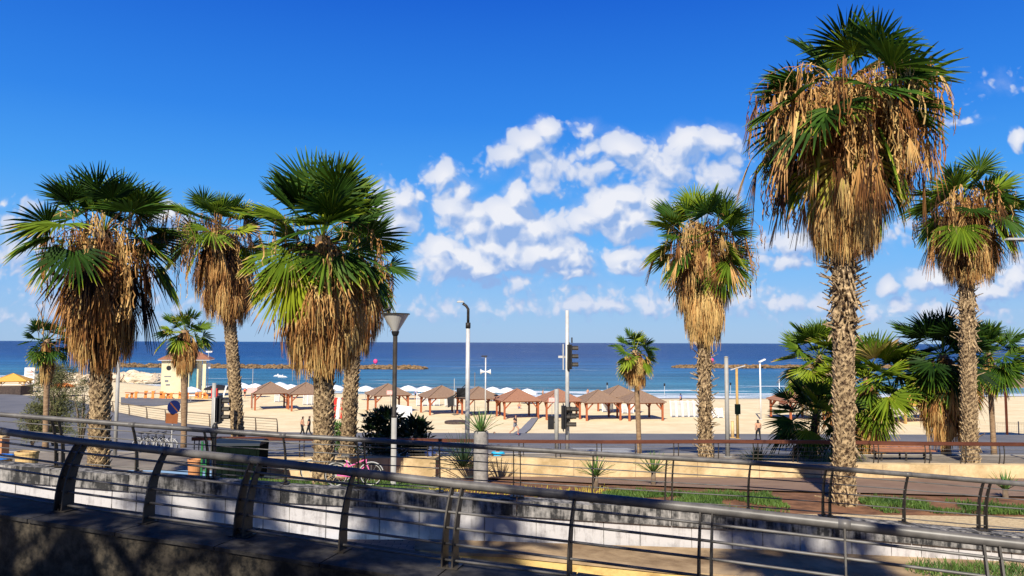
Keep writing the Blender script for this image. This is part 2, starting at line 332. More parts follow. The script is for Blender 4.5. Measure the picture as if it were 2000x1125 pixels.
M['lawn_soil'] = mat('lawn_earth', (.05,.075,.015), (.13,.13,.035), 2, .95, bump=.03)
M['marking'] = mat('white_road_paint', (.60,.60,.58), (.5,.5,.48), 4, .7)
def tile_mat():
    m, nt, b = new_mat('paving_tiles'); N, L = nt.nodes, nt.links
    tc = N.new('ShaderNodeTexCoord'); br = N.new('ShaderNodeTexBrick'); br.inputs['Scale'].default_value = 1.6
    br.inputs['Color1'].default_value = (.22,.17,.13,1); br.inputs['Color2'].default_value = (.28,.22,.17,1); br.inputs['Mortar'].default_value = (.06,.05,.045,1); br.inputs['Mortar Size'].default_value = .014
    L.new(tc.outputs['Object'], br.inputs['Vector']); L.new(br.outputs['Color'], b.inputs['Base Color']); b.inputs['Roughness'].default_value = .8
    return m
M['tiles'] = tile_mat()

# ------------------------------------------------------------------ mesh builder
class MB:
    def __init__(s): s.v = []; s.f = []; s.t = []; s.m = []
    def add(s, vs, fs, tint=0.0, mi=0):
        o = len(s.v); s.v.extend([tuple(p) for p in vs]); s.f.extend([tuple(i+o for i in f) for f in fs]); s.m.extend([mi]*len(fs))
        if isinstance(tint, (int, float)): s.t.extend([tint]*len(vs))
        else: s.t.extend(tint)
    def box(s, c, size, rz=0, mi=0, rot=None, taper=1.0):
        hx, hy, hz = size[0]/2, size[1]/2, size[2]/2
        Rm = rot if rot else Matrix.Rotation(rz, 3, 'Z'); c = Vector(c)
        vs = []
        for z in (-1, 1):
            k = 1 if z < 0 else taper
            for x, y in ((-1,-1),(1,-1),(1,1),(-1,1)): vs.append(c + Rm @ Vector((x*hx*k, y*hy*k, z*hz)))
        s.add(vs, [(3,2,1,0),(4,5,6,7),(0,1,5,4),(1,2,6,5),(2,3,7,6),(3,0,4,7)], mi=mi)
    def bar(s, a, b, w, h=None, mi=0):      # rectangular bar from a to b
        a, b = Vector(a), Vector(b); h = h or w; d = b-a
        if d.length < 1e-6: return
        q = d.to_track_quat('Z', 'Y').to_matrix(); s.box((a+b)/2, (w, h, d.length), rot=q, mi=mi)
    def tube(s, pts, r, n=8, caps=True, tint=0.0, mi=0):
        pts = [Vector(p) for p in pts]; rs = r if isinstance(r, (list, tuple)) else [r]*len(pts)
        vs = []; up = Vector((0,0,1))
        for i, p in enumerate(pts):
            d = (pts[min(i+1, len(pts)-1)] - pts[max(i-1, 0)]).normalized()
            ref = up if abs(d.z) < .9 else Vector((1,0,0))
            x = d.cross(ref).normalized(); y = x.cross(d)
            for k in range(n):
                an = 2*math.pi*k/n; vs.append(p + (x*math.cos(an)+y*math.sin(an))*rs[i])
        fs = []
        for i in range(len(pts)-1):
            for k in range(n):
                k2 = (k+1) % n; fs.append((i*n+k, i*n+k2, (i+1)*n+k2, (i+1)*n+k))
        if caps: fs.append(tuple(range(n-1,-1,-1))); fs.append(tuple((len(pts)-1)*n+k for k in range(n)))
        s.add(vs, fs, tint, mi)
    def lathe(s, prof, n=16, c=(0,0,0), mi=0, jit=0, rng=None, a0=0):
        vs = []; c = Vector(c)
        for r, z in prof:
            for k in range(n):
                an = a0+2*math.pi*k/n; j = 1+(rng.uniform(-jit, jit) if rng else 0)
                vs.append(c + Vector((r*j*math.cos(an), r*j*math.sin(an), z)))
        fs = []
        for i in range(len(prof)-1):
            for k in range(n):
                k2 = (k+1) % n; fs.append((i*n+k, i*n+k2, (i+1)*n+k2, (i+1)*n+k))
        fs.append(tuple(range(n-1,-1,-1))); fs.append(tuple((len(prof)-1)*n+k for k in range(n)))
        s.add(vs, fs, mi=mi)
    def ball(s, c, rad, n=8, m=6, jit=0, rng=None, mi=0):
        rad = (rad,)*3 if isinstance(rad, (int, float)) else rad; c = Vector(c); vs = []
        for i in range(m+1):
            th = math.pi*i/m
            for k in range(n):
                an = 2*math.pi*(k+.5*(i % 2))/n; j = 1+(rng.uniform(-jit, jit) if rng else 0)
                vs.append(c + Vector((rad[0]*j*math.sin(th)*math.cos(an), rad[1]*j*math.sin(th)*math.sin(an), -rad[2]*j*math.cos(th))))
        fs = []
        for i in range(m):
            for k in range(n):
                k2 = (k+1) % n; fs.append((i*n+k, i*n+k2, (i+1)*n+k2, (i+1)*n+k))
        s.add(vs, fs, mi=mi)
    def poly_prism(s, pts, z0, z1, mi=0):   # z0,z1 numbers or functions of (x,y)
        f0 = z0 if callable(z0) else (lambda x, y: z0); f1 = z1 if callable(z1) else (lambda x, y: z1)
        n = len(pts); vs = [(x, y, f0(x,y)) for x, y in pts] + [(x, y, f1(x,y)) for x, y in pts]
        fs = [tuple(range(n-1,-1,-1)), tuple(range(n, 2*n))] + [(i, (i+1) % n, n+(i+1) % n, n+i) for i in range(n)]
        s.add(vs, fs, mi=mi)
    def build(s, name, m, parent=None, loc=None, smooth=False, mats=None):
        me = bpy.data.meshes.new(name); me.from_pydata(s.v, [], s.f); me.update()
        at_ = me.attributes.new('tint', 'FLOAT', 'POINT'); at_.data.foreach_set('value', s.t)
        if mats:
            for q in mats: me.materials.append(q)
            me.polygons.foreach_set('material_index', s.m)
        else: me.materials.append(m)
        if smooth: me.polygons.foreach_set('use_smooth', [True]*len(me.polygons))
        o = bpy.data.objects.new(name, me); COL.objects.link(o)
        if parent: o.parent = parent
        if loc is not None: o.location = loc
        return o
def tag(o, label, cat, group=None):
    o['label'] = label; o['category'] = cat
    if group: o['group'] = group
    return o
def thing(name, label, cat, loc=(0,0,0), rz=0, group=None):
    o = bpy.data.objects.new(name, None); COL.objects.link(o); o.empty_display_size = .2
    o.location = loc; o.rotation_euler = (0, 0, rz); return tag(o, label, cat, group)
def struct(o): o['kind'] = 'structure'; return o
def dup(root, loc, rz, label, group=None, scale=None):
    r = root.copy(); COL.objects.link(r); r.location = loc; r.rotation_euler = (0, 0, rz); r['label'] = label
    if group: r['group'] = group
    if scale: r.scale = scale
    for ch in list(root.children):
        c = ch.copy(); COL.objects.link(c); c.parent = r
        for g in list(ch.children):
            d = g.copy(); COL.objects.link(d); d.parent = c
    return r
ORD = ['leftmost', 'second', 'third', 'fourth', 'fifth', 'sixth', 'seventh', 'eighth', 'ninth', 'tenth']

# ------------------------------------------------------------------ terrain profile
def lerp(a, b, t): return a+(b-a)*t
def interp(tab, x):
    if x <= tab[0][0]: return tab[0][1]
    for (x0, y0), (x1, y1) in zip(tab, tab[1:]):
        if x <= x1: return y0+(y1-y0)*(x-x0)/(x1-x0)
    return tab[-1][1]
def shore(x, y):
    px = 1000+F*x/max(y, 1)
    return interp([(-600,192),(0,190),(100,186),(235,184),(330,166),(450,158),(600,150),(800,143),(1000,138),(1200,136),(1500,137),(1800,142),(2000,146),(2600,150)], px)
def zlawn(x): return 5.0-.010*max(-14, min(14, x))
def T(x, y):
    if y < 17: return 5.5
    if y < 28.6: return interp([(17.6, zlawn(x)), (22.5, zlawn(x)-.12), (28.6, 4.25)], y)
    if y < 35.2: return interp([(28.6, 4.42), (35.2, 4.20)], y)
    if y < 60: return interp([(35.2, 4.08), (60, 1.5)], y)
    if y < 66: return 1.5
    if inprom(x, y): return 1.5
    return sandz(x, y)
PROM = [(-19.5,66.3),(-24,68.5),(-30,72.5),(-36,77.5),(-43,84.5),(-52,95),(-62,106),(-75,113),(-170,122)]
def promedge(x):
    return interp(sorted([(a, b) for a, b in PROM]), x)
def inprom(x, y): return x < -19.5 and y < promedge(x)
def sandz(x, y):
    s = shore(x, y); 
    b = .06*(mnoise.noise(Vector((x*.12, y*.12, 0)))) + .03*mnoise.noise(Vector((x*.5, y*.5, 3)))
    return interp([(60, .75), (66, .75), (82, .05), (s-14, 0.0), (s, -.5), (s+14, -1.6)], y) + b
def gx(px, Y): return at(px, 800, Y).x
def gp(px, Y):
    x = gx(px, Y); return Vector((x, Y, T(x, Y)))
def ztop(px, py, Y): return at(px, py, Y).z

def strip_grid(name, xs, ys, zf, m, tintf=None, smooth=True):
    mb = MB(); nx, ny = len(xs), len(ys)
    vs = []; ts = []
    for y in ys:
        for x in xs:
            vs.append((x, y, zf(x, y))); ts.append(tintf(x, y) if tintf else 0.0)
    fs = [(j*nx+i, j*nx+i+1, (j+1)*nx+i+1, (j+1)*nx+i) for j in range(ny-1) for i in range(nx-1)]
    mb.add(vs, fs, ts); return struct(mb.build(name, m, smooth=smooth))
def frange(a, b, n): return [a+(b-a)*i/(n-1) for i in range(n)]

def setting():
    # beach
    mb = MB(); us = frange(-1.15, 1.05, 190); ys = [60+(k/150.0)**1.0*145 for k in range(151)]
    vs = []; ts = []
    for y in ys:
        for u in us:
            x = u*max(y, 60); vs.append((x, y, sandz(x, y)))
            s = shore(x, y)+1.2*mnoise.noise(Vector((x*.08, 0, 0))); ts.append(max(0.0, min(1.0, (y-(s-5.5))/3.0)))
    nx = len(us); fs = [(j*nx+i, j*nx+i+1, (j+1)*nx+i+1, (j+1)*nx+i) for j in range(len(ys)-1) for i in range(nx-1)]
    mb.add(vs, fs, ts); struct(mb.build('beach_sand', M['sand'], smooth=True))
    # sea
    mb = MB(); us = frange(-1.6, 1.6, 90); ys = [125, 130] + [134+2.5*k for k in range(30)] + [215, 225, 240, 260, 290, 330, 400, 500, 700, 1000, 2000, 5000, 15000, 50000, 90000]
    vs = []; ts = []
    for y in ys:
        for u in us:
            x = u*y; vs.append((x, y, -.5)); s = shore(x, y)
            d = max(0.0, y-s); ts.append(min(1.0, math.log(1+d/22.0)/math.log(1+1800/22.0)*1.0))
    nx = len(us); fs = [(j*nx+i, j*nx+i+1, (j+1)*nx+i+1, (j+1)*nx+i) for j in range(len(ys)-1) for i in range(nx-1)]
    mb.add(vs, fs, ts); struct(mb.build('sea_water', M['sea'], smooth=True))
    # promenade (flat, z 1.5), with a drop to the sand
    pts = [(-170,59.9),(100,59.9),(100,66.2),(-17,66.2)] + PROM
    mb = MB(); mb.poly_prism(pts, -.6, 1.496); struct(mb.build('promenade', M['asphalt']))
    pts2 = []; _ = [(-17,59.95),(100,59.95),(100,65.9),(-17,65.9)]
    # road
    strip_grid('road', frange(-110, 80, 40), frange(35.2, 59.9, 20), lambda x, y: T(x, y), M['asphalt'])
    strip_grid('sidewalk', frange(-60, 50, 30), frange(29.0, 35.1, 6), lambda x, y: T(x, min(y, 35.15)), M['pavement'])
    mb = MB(); mb.poly_prism([(-60,35.08),(50,35.08),(50,35.24),(-60,35.24)], 4.0, 4.205); struct(mb.build('kerb', M['kerb']))
    # lane paint: a long edge line and lane dashes
    def roadstrip(x0, x1, y0, y1, mb):
        n = max(1, int(abs(y1-y0)/2)+1)
        mb.add([(x0,y0,T(x0,y0)+.004),(x1,y0,T(x1,y0)+.004),(x1,y1,T(x1,y1)+.004),(x0,y1,T(x0,y1)+.004)], [(0,1,2,3)])
    mb = MB(); roadstrip(-20, 60, 36.2, 36.35, mb); roadstrip(-20, 60, 58.9, 59.1, mb)
    for k in range(18): roadstrip(-20+k*5, -18+k*5, 43.9, 44.05, mb); roadstrip(-20+k*5, -18+k*5, 51.5, 51.68, mb)
    for k in range(9): roadstrip(3.6, 7.0, 38+k*1.05, 38.5+k*1.05, mb)
    struct(mb.build('road_markings', M['marking']))
    # planted terrace behind the white wall
    strip_grid('planter_soil', frange(-30, 26, 60), frange(17.5, 28.5, 24), lambda x, y: T(x, min(y, 28.5))+.02*mnoise.noise(Vector((x*1.5, y*1.5, 0))), M['soil'])
    strip_grid('gravel_strip', frange(-2.2, 26, 40), frange(17.55, 19.75, 6), lambda x, y: T(x, y)+.035, M['gravel'])
    strip_grid('lawn_earth', frange(-18, -2.0, 30), frange(20.0, 26.2, 10), lambda x, y: T(x, y)+.03, M['lawn_soil'])
    # footpath in front of the sandstone wall, widening to the right
    xs = frange(-1.4, 28, 40); mb = MB(); vs = []
    near = [(-1.4, 28.0), (3, 25.6), (8, 23.7), (14, 22.9), (28, 22.6)]
    for x in xs:
        y0 = interp(near, x); vs += [(x, y0, T(x, y0)+.05), (x, (y0+28.5)/2, T(x, (y0+28.5)/2)+.05), (x, 28.55, T(x, 28.55)+.05)]
    fs = [(3*i+k, 3*(i+1)+k, 3*(i+1)+k+1, 3*i+k+1) for i in range(len(xs)-1) for k in (0, 1)]
    mb.add(vs, fs); struct(mb.build('footpath', M['path']))
    # lane between the two railings, the lowered part in front of the yellow ledge, and the terrace the viewer looks from
    def lz(x): return 4.95-.03*max(0, x+1)
    p = [onz(838, 1078, 4.93), onz(1000, 1085, 4.9), onz(1300, 1110, 4.86), onz(1600, 1129, 4.82), onz(2150, 1172, 4.7)]
    top = [(q.x, q.y) for q in p]
    left = [(top[0][0]-.35, top[0][1]+.5), (top[0][0]-.3, top[0][1]+.15)]
    pts = left + top + [(12, 16.7), (top[0][0]-.1, 16.95)]
    mb = MB(); mb.poly_prism([(top[0][0]-.1,16.97)]+left+top+[(13,16.97)], lambda x, y: lz(x)-.06, lambda x, y: lz(x)); struct(mb.build('lane', M['lane_dirt']))
    strip_grid('paved_lane', [-26,-20,-14,-8,top[0][0]-.2], [8.5,11,13,15,17.0], lambda x, y: 4.93, M['tiles'])
    strip_grid('lower_lane', [top[0][0]-.3,0,6,16], [6,10,13,17.0], lambda x, y: 4.35, M['tiles'])
    mb = MB(); mb.poly_prism([(-60,-60),(60,-60),(60,3.0),(11,8.2),(-14.5,13.0),(-60,13)], 4.0, 5.5); struct(mb.build('terrace', M['tiles']))
    w = thing('stone_ledge', 'low yellow sandstone ledge between the front railing and the white wall', 'ledge', (0,0,0))
    mb = MB(); mb2 = MB()
    ins = [(x, y+.28) for x, y in left[:0]+top]
    for (a, b), (c, d) in zip(zip(left+top, (left+top)[1:]), zip(left+top, (left+top)[1:])):
        x0, y0 = a; x1, y1 = b
        mb.add([(x0,y0-.02,4.3),(x1,y1-.02,4.3),(x1,y1-.02,lz(x1)-.05),(x0,y0-.02,lz(x0)-.05),(x0,y0+.2,4.3),(x1,y1+.2,4.3),(x1,y1+.2,lz(x1)-.07),(x0,y0+.2,lz(x0)-.07)],
               [(0,1,2,3),(3,2,6,7),(5,4,7,6)])
        mb2.add([(x0,y0-.05,lz(x0)-.05),(x1,y1-.05,lz(x1)-.05),(x1,y1-.05,lz(x1)+.012),(x0,y0-.05,lz(x0)+.012),(x0,y0+.25,lz(x0)+.012),(x1,y1+.25,lz(x1)+.012)],
               [(0,1,2,3),(3,2,5,4)])
    mb.build('riser', M['ledge_stone'], w); mb2.build('edge_slab', M['lane_dirt'], w)
setting()

# ------------------------------------------------------------------ walls and railings
def fin(mb, base, along, out, h, lean, width=.15, th=.022, n=9, bow=0.0):
    # a curved flat plate standing at base; out = unit vector the top leans to
    rows = []
    for i in range(n):
        t = i/(n-1); o = lean*t**2.6 - bow*math.sin(math.pi*t); wdt = width*(1-.45*t)
        c = base + Vector((0,0,h*t)) + out*o
        for sgn_a in (-1, 1):
            for sgn_o in (-1, 1): rows.append(c + along*(sgn_a*th/2) + out*(sgn_o*wdt/2))
    fs = []
    for i in range(n-1):
        a = i*4; b = a+4
        fs += [(a, a+1, b+1, b), (a+2, b+2, b+3, a+3), (a, b, b+2, a+2), (a+1, a+3, b+3, b+1)]
    fs += [(0,2,3,1), ((n-1)*4, (n-1)*4+1, (n-1)*4+3, (n-1)*4+2)]
    mb.add(rows, fs)
def railing(label, bases, outsgn, H, lean, mats, posts, bars=(.15,.33,.52,.72,.92), rr=.058, br=.017, name='railing', ext=None, width=.15, plates=True):
    """bases: list of world points along the railing foot; posts: list of (param index float, double?)"""
    t = thing(name, label, 'railing', bases[0]); O = bases[0]
    def P(s):
        i = max(0, min(len(bases)-2, int(math.floor(s)))); return bases[i].lerp(bases[i+1], s-i)
    def fr(s):
        a = (P(min(s+.3, len(bases)-1))-P(max(s-.3, 0))); a.z = 0; a.normalize(); return a, Vector((-a.y, a.x, 0))*outsgn
    ns = (len(bases)-1)*6+1
    def line(h, off):
        pts = []
        for k in range(ns):
            s = k/(ns-1)*(len(bases)-1); a, o = fr(s); tt = h/H
            pts.append(P(s)-O+Vector((0,0,h))+o*(lean*tt**2.6+off))
        return pts
    mb = MB(); mb.tube(line(H, 0), rr, 12); mb.build('handrail', mats[0], t, smooth=True)
    lp = line(H, 0)
    for k in range(6, ns-1, 12):
        d = (lp[k+1]-lp[k]).normalized(); mb = MB(); mb.tube([lp[k]-d*.07, lp[k]+d*.07], rr+.004, 12); mb.build('sleeve', mats[0], t, smooth=True)
    for f in bars:
        mb = MB(); mb.tube(line(H*(1-f), 0), br, 7); mb.build('bar', mats[1], t, smooth=True)
    for s, dbl in posts:
        a, o = fr(s); mb = MB()
        offs = (-.075, .075) if dbl else (0,)
        for q in offs: fin(mb, P(s)-O+a*q, a, o, H-.03, lean, width)
        p = mb.build('post', mats[2], t)
        if plates:
            mb = MB(); mb.box(P(s)-O+Vector((0,0,.008)), (.16+(.15 if dbl else 0), .26, .016), rz=math.atan2(a.y, a.x))
            for q in (-1, 1): mb.tube([P(s)-O+o*q*.1+Vector((0,0,.016)), P(s)-O+o*q*.1+Vector((0,0,.045))], .014, 6)
            mb.build('base_plate', mats[2], p)
    return t

# near railing
near_spec = [(-90,835,13.3),(-30,842,13.0),(130,863,12.6),(295,880,12.05),(478,899,11.6),(672,922,11.15),(880,946,10.75),(1112,968,10.25),(1375,994,9.7),(1650,1024,9.1),(1945,1056,8.5),(2250,1088,8.0)]
nb = []
for px, py, Y in near_spec:
    p = at(px, py, Y+.3); q = at(px, py, Y); x = q.x
    nb.append(Vector((x, Y, p.z-1.05)))
# middle railing sits on the white wall
mid_spec = [(-120,800,17.6),(-30,806,17.6),(120,818,17.6),(270,830,17.6),(415,841,17.55),(560,851,17.5),(708,859,17.5),(860,868,17.5),(1010,877,17.45),(1157,886,17.4),(1305,895,17.35),(1460,904,17.3),(1612,915,17.2),(1763,927,17.1),(1915,940,17.0),(2070,953,16.9)]
mbs = []
for px, py, Y in mid_spec:
    p = at(px, py, Y-.28); x = at(px, py, Y).x
    mbs.append(Vector((x, Y, p.z-1.08)))

def offs(pts, d):
    out = []
    for i, p in enumerate(pts):
        a = pts[min(i+1, len(pts)-1)]-pts[max(i-1, 0)]; a.z = 0; a.normalize(); out.append(p+Vector((-a.y, a.x, 0))*d)
    return out
def ribbon_wall(mb, pts, d0, d1, ztopf, zbotf):
    A = offs(pts, d0); B = offs(pts, d1); n = len(pts); vs = []
    for i in range(n):
        zt, zb = ztopf(pts[i]), zbotf(pts[i])
        vs += [(A[i].x, A[i].y, zb), (A[i].x, A[i].y, zt), (B[i].x, B[i].y, zt), (B[i].x, B[i].y, zb)]
    fs = []
    for i in range(n-1):
        a = 4*i; b = a+4
        fs += [(a, b, b+1, a+1), (a+1, b+1, b+2, a+2), (a+2, b+2, b+3, a+3)]
    fs += [(0,1,2,3), (4*n-1, 4*n-2, 4*n-3, 4*n-4)]
    mb.add(vs, fs)
# front dark wall
fw = thing('low_wall', 'dark mottled stone wall carrying the front railing', 'wall')
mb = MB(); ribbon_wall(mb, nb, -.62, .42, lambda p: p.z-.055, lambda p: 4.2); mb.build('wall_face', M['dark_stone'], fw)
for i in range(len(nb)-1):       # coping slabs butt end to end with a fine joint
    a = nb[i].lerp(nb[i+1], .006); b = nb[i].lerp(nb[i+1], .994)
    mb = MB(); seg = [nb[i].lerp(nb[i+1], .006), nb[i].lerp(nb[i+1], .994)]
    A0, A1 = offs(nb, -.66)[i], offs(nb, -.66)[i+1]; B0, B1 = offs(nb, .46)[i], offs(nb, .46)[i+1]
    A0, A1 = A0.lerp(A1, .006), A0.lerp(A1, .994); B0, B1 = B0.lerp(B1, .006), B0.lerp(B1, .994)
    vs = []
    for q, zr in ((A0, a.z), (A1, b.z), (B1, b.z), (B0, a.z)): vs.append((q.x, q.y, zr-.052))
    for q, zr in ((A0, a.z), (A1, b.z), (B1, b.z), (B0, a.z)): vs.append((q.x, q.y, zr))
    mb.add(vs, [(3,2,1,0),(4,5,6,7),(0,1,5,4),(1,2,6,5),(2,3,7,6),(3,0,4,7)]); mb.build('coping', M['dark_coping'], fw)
mb = MB()
ww = thing('retaining_wall', 'white plastered retaining wall with stained cap below the middle railing', 'wall')
ribbon_wall(mb, mbs, -.30, .10, lambda p: p.z-.36, lambda p: 4.0); mb.build('wall_face', M['white_wall'], ww)
F_ = offs(mbs, -.302)
for i in range(len(mbs)-1):
    for fj in ((.08, .55) if i % 2 else (.3, .8)):
        q = F_[i].lerp(F_[i+1], fj+.05*math.sin(i*3)); mb = MB(); mb.box((q.x, q.y, q.z-.36-.5), (.014, .004, 1.0)); mb.build('joint', M['cap_stone'], ww)
for i in range(len(mbs)-1):
    mb = MB(); e0, e1 = .004, .996
    A0, A1 = offs(mbs, -.36)[i], offs(mbs, -.36)[i+1]; B0, B1 = offs(mbs, .14)[i], offs(mbs, .14)[i+1]
    A0, A1 = A0.lerp(A1, e0), A0.lerp(A1, e1); B0, B1 = B0.lerp(B1, e0), B0.lerp(B1, e1)
    za, zb = mbs[i].z, mbs[i+1].z; st = -.012*(i % 3)
    vs = [(q.x, q.y, z-.36) for q, z in ((A0,za),(A1,zb),(B1,zb),(B0,za))] + [(q.x, q.y+(.0 if k > 1 else .02), z+st) for k, (q, z) in enumerate(((A0,za),(A1,zb),(B1,zb),(B0,za)))]
    mb.add(vs, [(3,2,1,0),(4,5,6,7),(0,1,5,4),(1,2,6,5),(2,3,7,6),(3,0,4,7)]); mb.build('cap_stone', M['cap_stone'], ww)

railing('front grey steel railing with thick round handrail on the dark stone wall', nb, 1, 1.05, .30, (M['steel'], M['steel'], M['steel_dark']),
        [(2,1),(3,0),(4,1),(5,0),(6,1),(7,0),(8,1),(9,0),(10,1)], rr=.064, br=.019, width=.25)
railing('middle grey steel railing with curved posts on the white wall', mbs, -1, 1.08, .26, (M['steel'], M['steel'], M['steel_dark']),
        [(i, i % 2 == 0) for i in range(1, 15)], rr=.055, br=.013, width=.15)

# sandstone wall with the brown topped railing
sw = thing('sandstone_wall', 'low sandstone garden wall under the brown topped railing', 'wall')
wp = []
for px, py in ((430,894),(600,894),(800,893),(1000,893),(1200,896),(1400,900),(1600,905),(1800,906),(2050,908),(2200,908)):
    q = at(px, py, 28.7); wp.append(q)
mb = MB(); ribbon_wall(mb, wp, -.16, .30, lambda p: p.z, lambda p: 3.9); mb.build('wall_face', M['sandstone'], sw)
for k in range(15):
    i = min(len(wp)-2, int(k*.6)); q = offs(wp, -.1615)[i].lerp(offs(wp, -.1615)[i+1], (k*.6) % 1); mb = MB(); mb.box((q.x, q.y, q.z-.45), (.016, .004, .88)); mb.build('joint', M['path'], sw)
bb = [at(px, py, 28.85) for px, py in ((375,893),(430,894),(600,894),(800,893),(1000,893),(1200,896),(1400,900),(1600,905),(1800,906),(2050,908))]
top = [at(px, py, 28.85) for px, py in ((375,857),(430,856),(600,857),(800,859),(1000,862),(1200,863),(1400,862),(1600,863),(1800,866),(2050,868))]
t = thing('railing', 'far railing with red brown wooden top rail along the road', 'railing', bb[0])
def LL(lst, s):
    i = max(0, min(len(lst)-2, int(s))); return lst[i].lerp(lst[i+1], s-i)
mb = MB(); O = bb[0]
vs = []
for k in range(len(top)-1): mb.bar(top[k]-O, top[k+1]-O, .10, .12)
mb.build('handrail', M['rail_wood'], t)
for f in (.18,.36,.54,.72,.9):
    mb = MB(); mb.tube([bb[k].lerp(top[k], f)-O for k in range(len(bb))], .008, 5); mb.build('bar', M['steel'], t)
for k, px in enumerate((385,485,590,840,930,1018,1090,1170,1245,1320,1398,1475,1553,1630,1710,1810,1880,1955,2030)):
    xs = [p.x for p in bb]; X = at(px, 890, 28.85).x
    s = 0
    for i in range(len(bb)-1):
        if bb[i].x <= X <= bb[i+1].x: s = i+(X-bb[i].x)/(bb[i+1].x-bb[i].x)
    b0, t0 = LL(bb, s)-O, LL(top, s)-O; mb = MB()
    for q in (-.085, .085):
        pts = []
        for j in range(6):
            f = j/5; pts.append(b0.lerp(t0-Vector((0,0,.05)), f)+Vector((q, -.07*math.sin(math.pi*f*.9)+.03*f, 0)))
        mb.tube(pts, .02, 6)
    mb.build('post', M['steel_dark'], t)

# promenade railing on the left
pe = [(-19.9,66.0),(-24.3,68.2),(-30.3,72.2),(-36.3,77.2),(-43.3,84.2),(-52.4,94.7)]
pr = []
for x, y in pe: pr.append(Vector((x, y, 1.5)))
t = railing('curved post promenade railing along the sand on the left', pr, 1, 1.15, .12, (M['bush_stem'], M['bush_stem'], M['bush_stem']),
        [(i*.5, 0) for i in range(0, 11)], bars=(.2,.4,.6,.8,.95), rr=.045, br=.016, width=.16, plates=False)

# ------------------------------------------------------------------ palms
def fan(mb, base, az, e, Lp, Lb, spread, nseg, tint, rng, sag=.25, twist=0.0, gravity=.18, tip=.15, petr=.022, fold=.25, blade_e=None, dead=False):
    ca, sa = math.cos(az), math.sin(az)
    def dirv(el): return Vector((ca*math.cos(el), sa*math.cos(el), math.sin(el)))
    pts = [base.copy()]; p = base.copy(); n = 5; ee = e
    for i in range(n):
        p = p + dirv(ee)*(Lp/n); ee -= sag/n*2; pts.append(p.copy())
    ptint = min(.58, tint+.12) if not dead else min(1, tint+.02)
    mb.tube(pts, [petr*(1-.5*i/n) for i in range(n+1)], 3, caps=False, tint=ptint)
    be = blade_e if blade_e is not None else ee
    a = dirv(be); s = Vector((-sa, ca, 0)); nrm = a.cross(s)
    if nrm.z < 0 and abs(be) < 1.2: nrm = -nrm
    if twist:
        q = Matrix.Rotation(twist, 3, a); s = q @ s; nrm = q @ nrm
    dth = spread/nseg
    for k in range(nseg):
        th = -spread/2+dth*(k+.5)+rng.uniform(-.01, .01)
        if rng.random() < .03: continue
        L_ = Lb*(.72+.28*math.cos(th*.6))*rng.uniform(.92, 1.05)
        par = 1 if k % 2 else -1
        stn = (.04, .28, .50, .78, 1.0); vs = []; ts = []
        tv = tint+rng.uniform(-.035, .035); gv = gravity*rng.uniform(.6, 1.5)
        tipd = rng.random(); kk = rng.uniform(-.05, .05)
        for r in stn:
            w = math.tan(dth/2)*r*L_*1.0 if r <= .50 else math.tan(dth/2)*.50*L_*(1-(r-.50)/.50)**.7
            w = max(w, .004)
            d = a*math.cos(th)+s*math.sin(th)
            side = -a*math.sin(th)+s*math.cos(th)
            c = p + d*(r*L_) + side*(kk*L_*r**3) + nrm*(fold*abs(math.sin(th))*r*L_*.8) - Vector((0,0,1))*(gv*L_*r**2.6)
            zz = nrm*(w*.85*par)
            vs.append(c-side*w+zz); vs.append(c+side*w-zz)
            x = tv
            if r >= .99: x = tv+tip*2.2
            elif r > .8: x = tv+tip*tipd*1.3
            elif r < .2 and not dead: x = tv+.08
            ts += [x, x]
        mb.add(vs, [(2*i, 2*i+1, 2*i+3, 2*i+2) for i in range(4)], ts)
def shingle(mb, base, az, out, L_, spread, n, tint, rng, w=.028, curl=0.0):
    # a collapsed dead fan hanging down a skirt
    ca, sa = math.cos(az), math.sin(az); o = Vector((ca, sa, 0)); s = Vector((-sa, ca, 0))
    for k in range(n):
        f = (k/(n-1)-.5)*2 if n > 1 else 0
        l = L_*rng.uniform(.65, 1.1); q = f*spread+rng.uniform(-.03, .03); oo = out*rng.uniform(.6, 1.15); tt = max(.60, tint+rng.uniform(-.09, .12))
        ww = w*rng.uniform(.6, 1.5); tw = rng.uniform(-.9, .9)
        sd = s*math.cos(tw)+o*math.sin(tw)
        vs = []; ts = []
        for r in (0, .3, .62, 1.0):
            wr = ww*(.5+1.0*r)*(1 if r < .9 else .25)
            c = base + o*(oo*math.sin(min(1, r*1.6)*math.pi/2)*(1-.18*r*curl)) + s*(q*(r**.8)) + Vector((0,0,-l*r*(.6+.4*r)))
            c += Vector((rng.uniform(-.02,.02), rng.uniform(-.02,.02), 0))*r
            vs += [c-sd*wr, c+sd*wr]; ts += [tt+.02*r]*2
        mb.add(vs, [(0,1,3,2),(2,3,5,4),(4,5,7,6)], ts)
